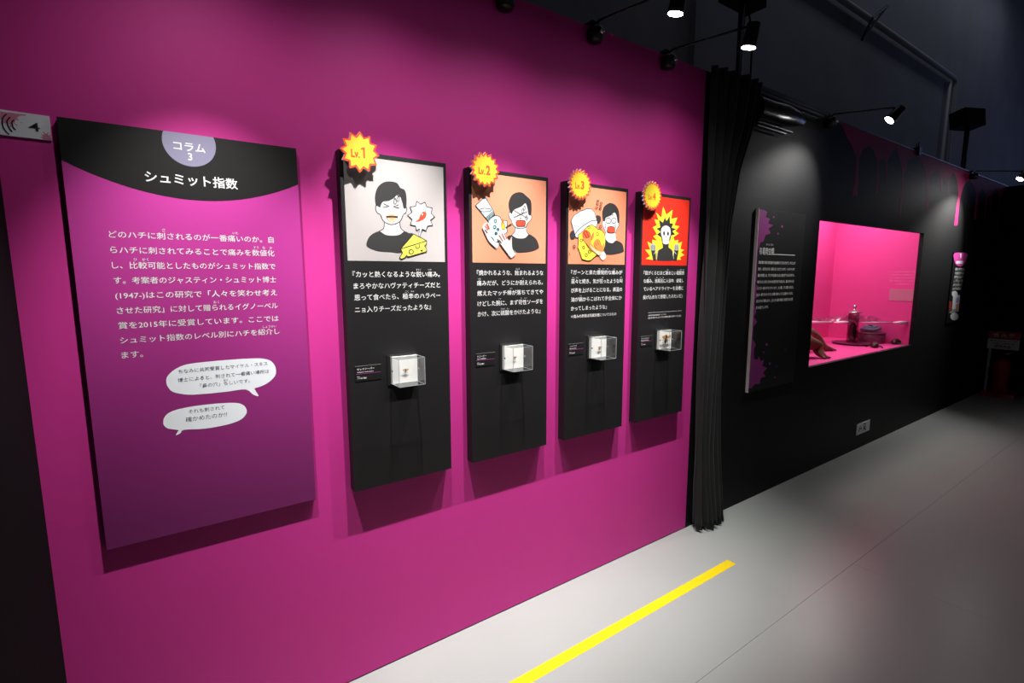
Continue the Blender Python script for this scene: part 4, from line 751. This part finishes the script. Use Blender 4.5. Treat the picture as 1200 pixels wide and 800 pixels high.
# ------------------------------------------------------------------ black wall text panels and plate
p1 = thing('text_panel', (3.175, -.001, .79), 'black text panel with plum splatters on its left edge, between curtain and showcase', 'panel')
MB().box((0, -.018, 0), (.612, 0, 1.212), 'panelblack').build('panel_board', p1)
MB().box((-.004, -.02, 0), (0, 0, 1.212), 'edgewhite').build('panel_edge', p1)['label'] = 'pale cut edge'
mb = MB(); draw(mb, [t[:5]+([(a+20 if 0 < n_ < len(t[5])-1 or len(t[5]) == 16 else 1, min(b, 1210)) for n_, (a, b) in enumerate(t[5])],) for t in ART['panel_splat']], -.0183); mb.build('splatter_print', p1)
mb = Lines(); letters(mb, '有毒爬虫類', .030, .214, 1.730-.79, -.019, 'text', .006, .052); MB().ribbon([(.214, 1.713-.79), (.50, 1.713-.79)], .004, -.019, 'text').build('rule_line', p1)
letters(mb, 'はちゅうるい', .11, .20, 1.775-.79, -.019, 'text', 0)
for i, s in enumerate(('爬虫類の毒は神経毒や出血毒などさまざまで、種により', '強さ、成分も大きく異なるとされています。ヘビやトカゲ', '類の仲間には、捕食や防御のために毒を使うものがおり、', '噛まれると命にかかわる危険な種も知られ、鋭い牙から注', '入する一部のヤモリやトカゲ、カメ類、ワニ類にも及び、', 'ある一部ではヒキガエル類の毒のように皮膚から分泌し', '身を守る種類もおり、古くから薬や毒矢に利用された歴', '史を紹介します。')):
    letters(mb, s, .030, (.508 if i < 7 else .186), 1.657-.79-i*.0423, -.019, 'text', .012, .0215)
mb.build('text_line', p1)
p2 = thing('text_panel', (7.2, 0, 1.05), 'small lit text panel with pink circle heading near the far end of the wall', 'panel')
MB().box((.0, -.01, -.02), (.46, 0, .768), 'panelblack').build('panel_board', p2)
mb = MB(); draw(mb, ART['small_panel'], -.0102); mb.build('panel_print', p2)
mb = Lines()
for i, s in enumerate(('毒をもつ動物たちは', 'その毒を身を守る為', 'や獲物を捕る為に使', 'い、種類によって毒', 'の強さも作用もさま', 'ざまで今も研究され')): letters(mb, s, .10-.006*i, .43-.008*i, .585-i*.044, -.0108, 'text', .03, .034)
letters(mb, 'ている', .06, .14, .325, -.0108, 'text', .03, .034)
mb.build('text_line', p2)
ps = thing('arrow_plate', (5.045, 0, .135), 'small grey direction plate with an arrow low on the black wall', 'sign')
MB().box((0, -.006, 0), (.275, 0, .10), 'signwhite').build('plate_board', ps)
mb = MB(); letters(mb, '←', .03, .10, .052, -.0065, 'ink', .04, .085); letters(mb, '凡', .12, .20, .048, -.0065, 'ink', .02, .085); mb.build('plate_print', ps)

# ------------------------------------------------------------------ behind the partitions
pp = thing('wall_pipe', (8.4, 1.93, 5.5), 'grey pipe running along the dark concrete wall and turning down', 'pipe')
MB().tube([(-6, 0, .09), (5.30, 0, .09), (5.40, 0, .05), (5.42, 0, -.05), (5.42, 0, -5.5)], .045, 'pipe', 12).build('pipe_run', pp, True)
MB().tube([(5.15, .02, -.02), (5.15, .02, -5.5)], .03, 'pipe', 8).build('pipe_drop', pp, True)
br = MB(); br.tube([(.75, -.06, -.33), (.95, -.10, .02), (1.36, -.14, .30)], .022, 'blackmetal', 6).tube([(.75, -.06, -.33), (1.36, -.14, .30)], .018, 'blackmetal', 6).build('pipe_bracket', pp)
struct(MB().box((5.10, 1.93, 0), (5.20, 2.0, 9), 'concrete').build('trim_2'))
ls = thing('floor_stand_pole', (4.50, 1.0, 0), 'black pole with a box fixture and hanging cable rising behind the wall beside the curtain', 'pole')
MB().tube([(0, 0, 0), (0, 0, 4.15)], .030, 'blackmetal', 12).build('pole', ls, True)
MB().lathe([(.24, 0), (.26, .01), (.26, .03), (.24, .04)], (0, 0, 0), 'blackmetal').build('base', ls, True)
MB().box((-.22, -.1, 4.0), (.22, .1, 4.25), 'blackmetal').build('fixture', ls)
MB().tube([(.03, -.03, 4.0), (.12, -.04, 3.75), (.13, -.04, 3.2), (.12, -.04, 2.4)], .009, 'blackmetal', 6).build('cable', ls, True)
l2 = thing('speaker_stand', (11.2, 1.0, 0), 'black pole stand rising behind the far black wall', 'stand')
MB().tube([(0, 0, 0), (0, 0, 4.0)], .035, 'blackmetal', 10).build('pole', l2, True)
MB().lathe([(.3, 0), (.32, .01), (.32, .03), (.3, .04)], (0, 0, 0), 'blackmetal').build('base', l2, True)
MB().tube([(-.12, -.05, 4.0), (-.2, -.05, 3.8), (-.15, -.05, 3.55), (-.02, -.03, 3.45)], .012, 'blackmetal', 6).build('cable', l2, True)
sp = thing('loudspeaker', (11.2, 1.0, 4.002), 'black box loudspeaker on the pole stand against the dark hall wall', 'speaker'); sp.rotation_euler = (math.radians(-8), 0, math.radians(-25))
MB().box((-.20, -.13, 0), (.20, .13, .27), 'blackmetal').build('cabinet', sp); MB().box((-.18, -.142, .02), (.18, -.13, .25), 'fabricdark').build('grille', sp)

# ------------------------------------------------------------------ fire extinguisher with its sign
ex = thing('fire_extinguisher', (8.86, -.205, .05), 'red fire extinguisher standing on a red stand against the far black wall', 'extinguisher')
MB().lathe([(.07, 0), (.08, .01), (.083, .03), (.083, .36), (.075, .40), (.045, .435), (.025, .445)], (0, 0, 0), 'extred').build('cylinder', ex, True)
MB().box((-.02, -.02, .445), (.02, .02, .475), 'blackmetal').box((-.06, -.008, .475), (.05, .008, .487), 'blackmetal').build('valve', ex)
MB().tube([(-.02, 0, .49), (-.04, -.05, .52), (-.02, -.09, .535)], .007, 'brass', 8).build('lever', ex, True)
MB().tube([(0, .02, .46), (-.03, .09, .44), (-.05, .11, .30), (-.04, .10, .14)], .009, 'fabricdark', 8).build('hose', ex, True)
stn = thing('extinguisher_stand', (8.86, -.205, 0), 'low red stand carrying the extinguisher and a white sign on a post', 'stand')
MB().prism([(-.14, 0), (.14, 0), (.12, .05), (-.12, .05)], -.17, .15, 'extred').build('tray', stn)
MB().box((.01, .125, .05), (.03, .15, .63), 'signwhite').build('post', stn)
# board faces the viewer along -x
sb = MB().box((-.012, -.135, .615), (0.0, .165, .845), 'signwhite').build('sign_board', stn)
mb = MB(); k = -.0125
mb.add([(k, -.135, .745), (k, .165, .745), (k, .165, .845), (k, -.135, .845)], [(0, 1, 2, 3)], 'signred')
def facing(s, ya, yb, z, h, m, dx=.0008):
    t = MB(); letters(t, s, 0, yb-ya, z, 0, m, .03, h); mb.add([(k-dx, yb-p[0], p[2]) for p in t.v], t.f, m)
facing('消 火 器', -.09, .12, .795, .055, 'white'); facing('通行の妨げにならないようご注意', -.11, .14, .72, .018, 'textdark'); facing('ください。使用法を確認', -.09, .12, .69, .018, 'textdark'); facing('操作方法', -.06, .09, .65, .035, 'textdark')
mb.build('sign_print', sb)

bpy.data.objects.remove(_to)
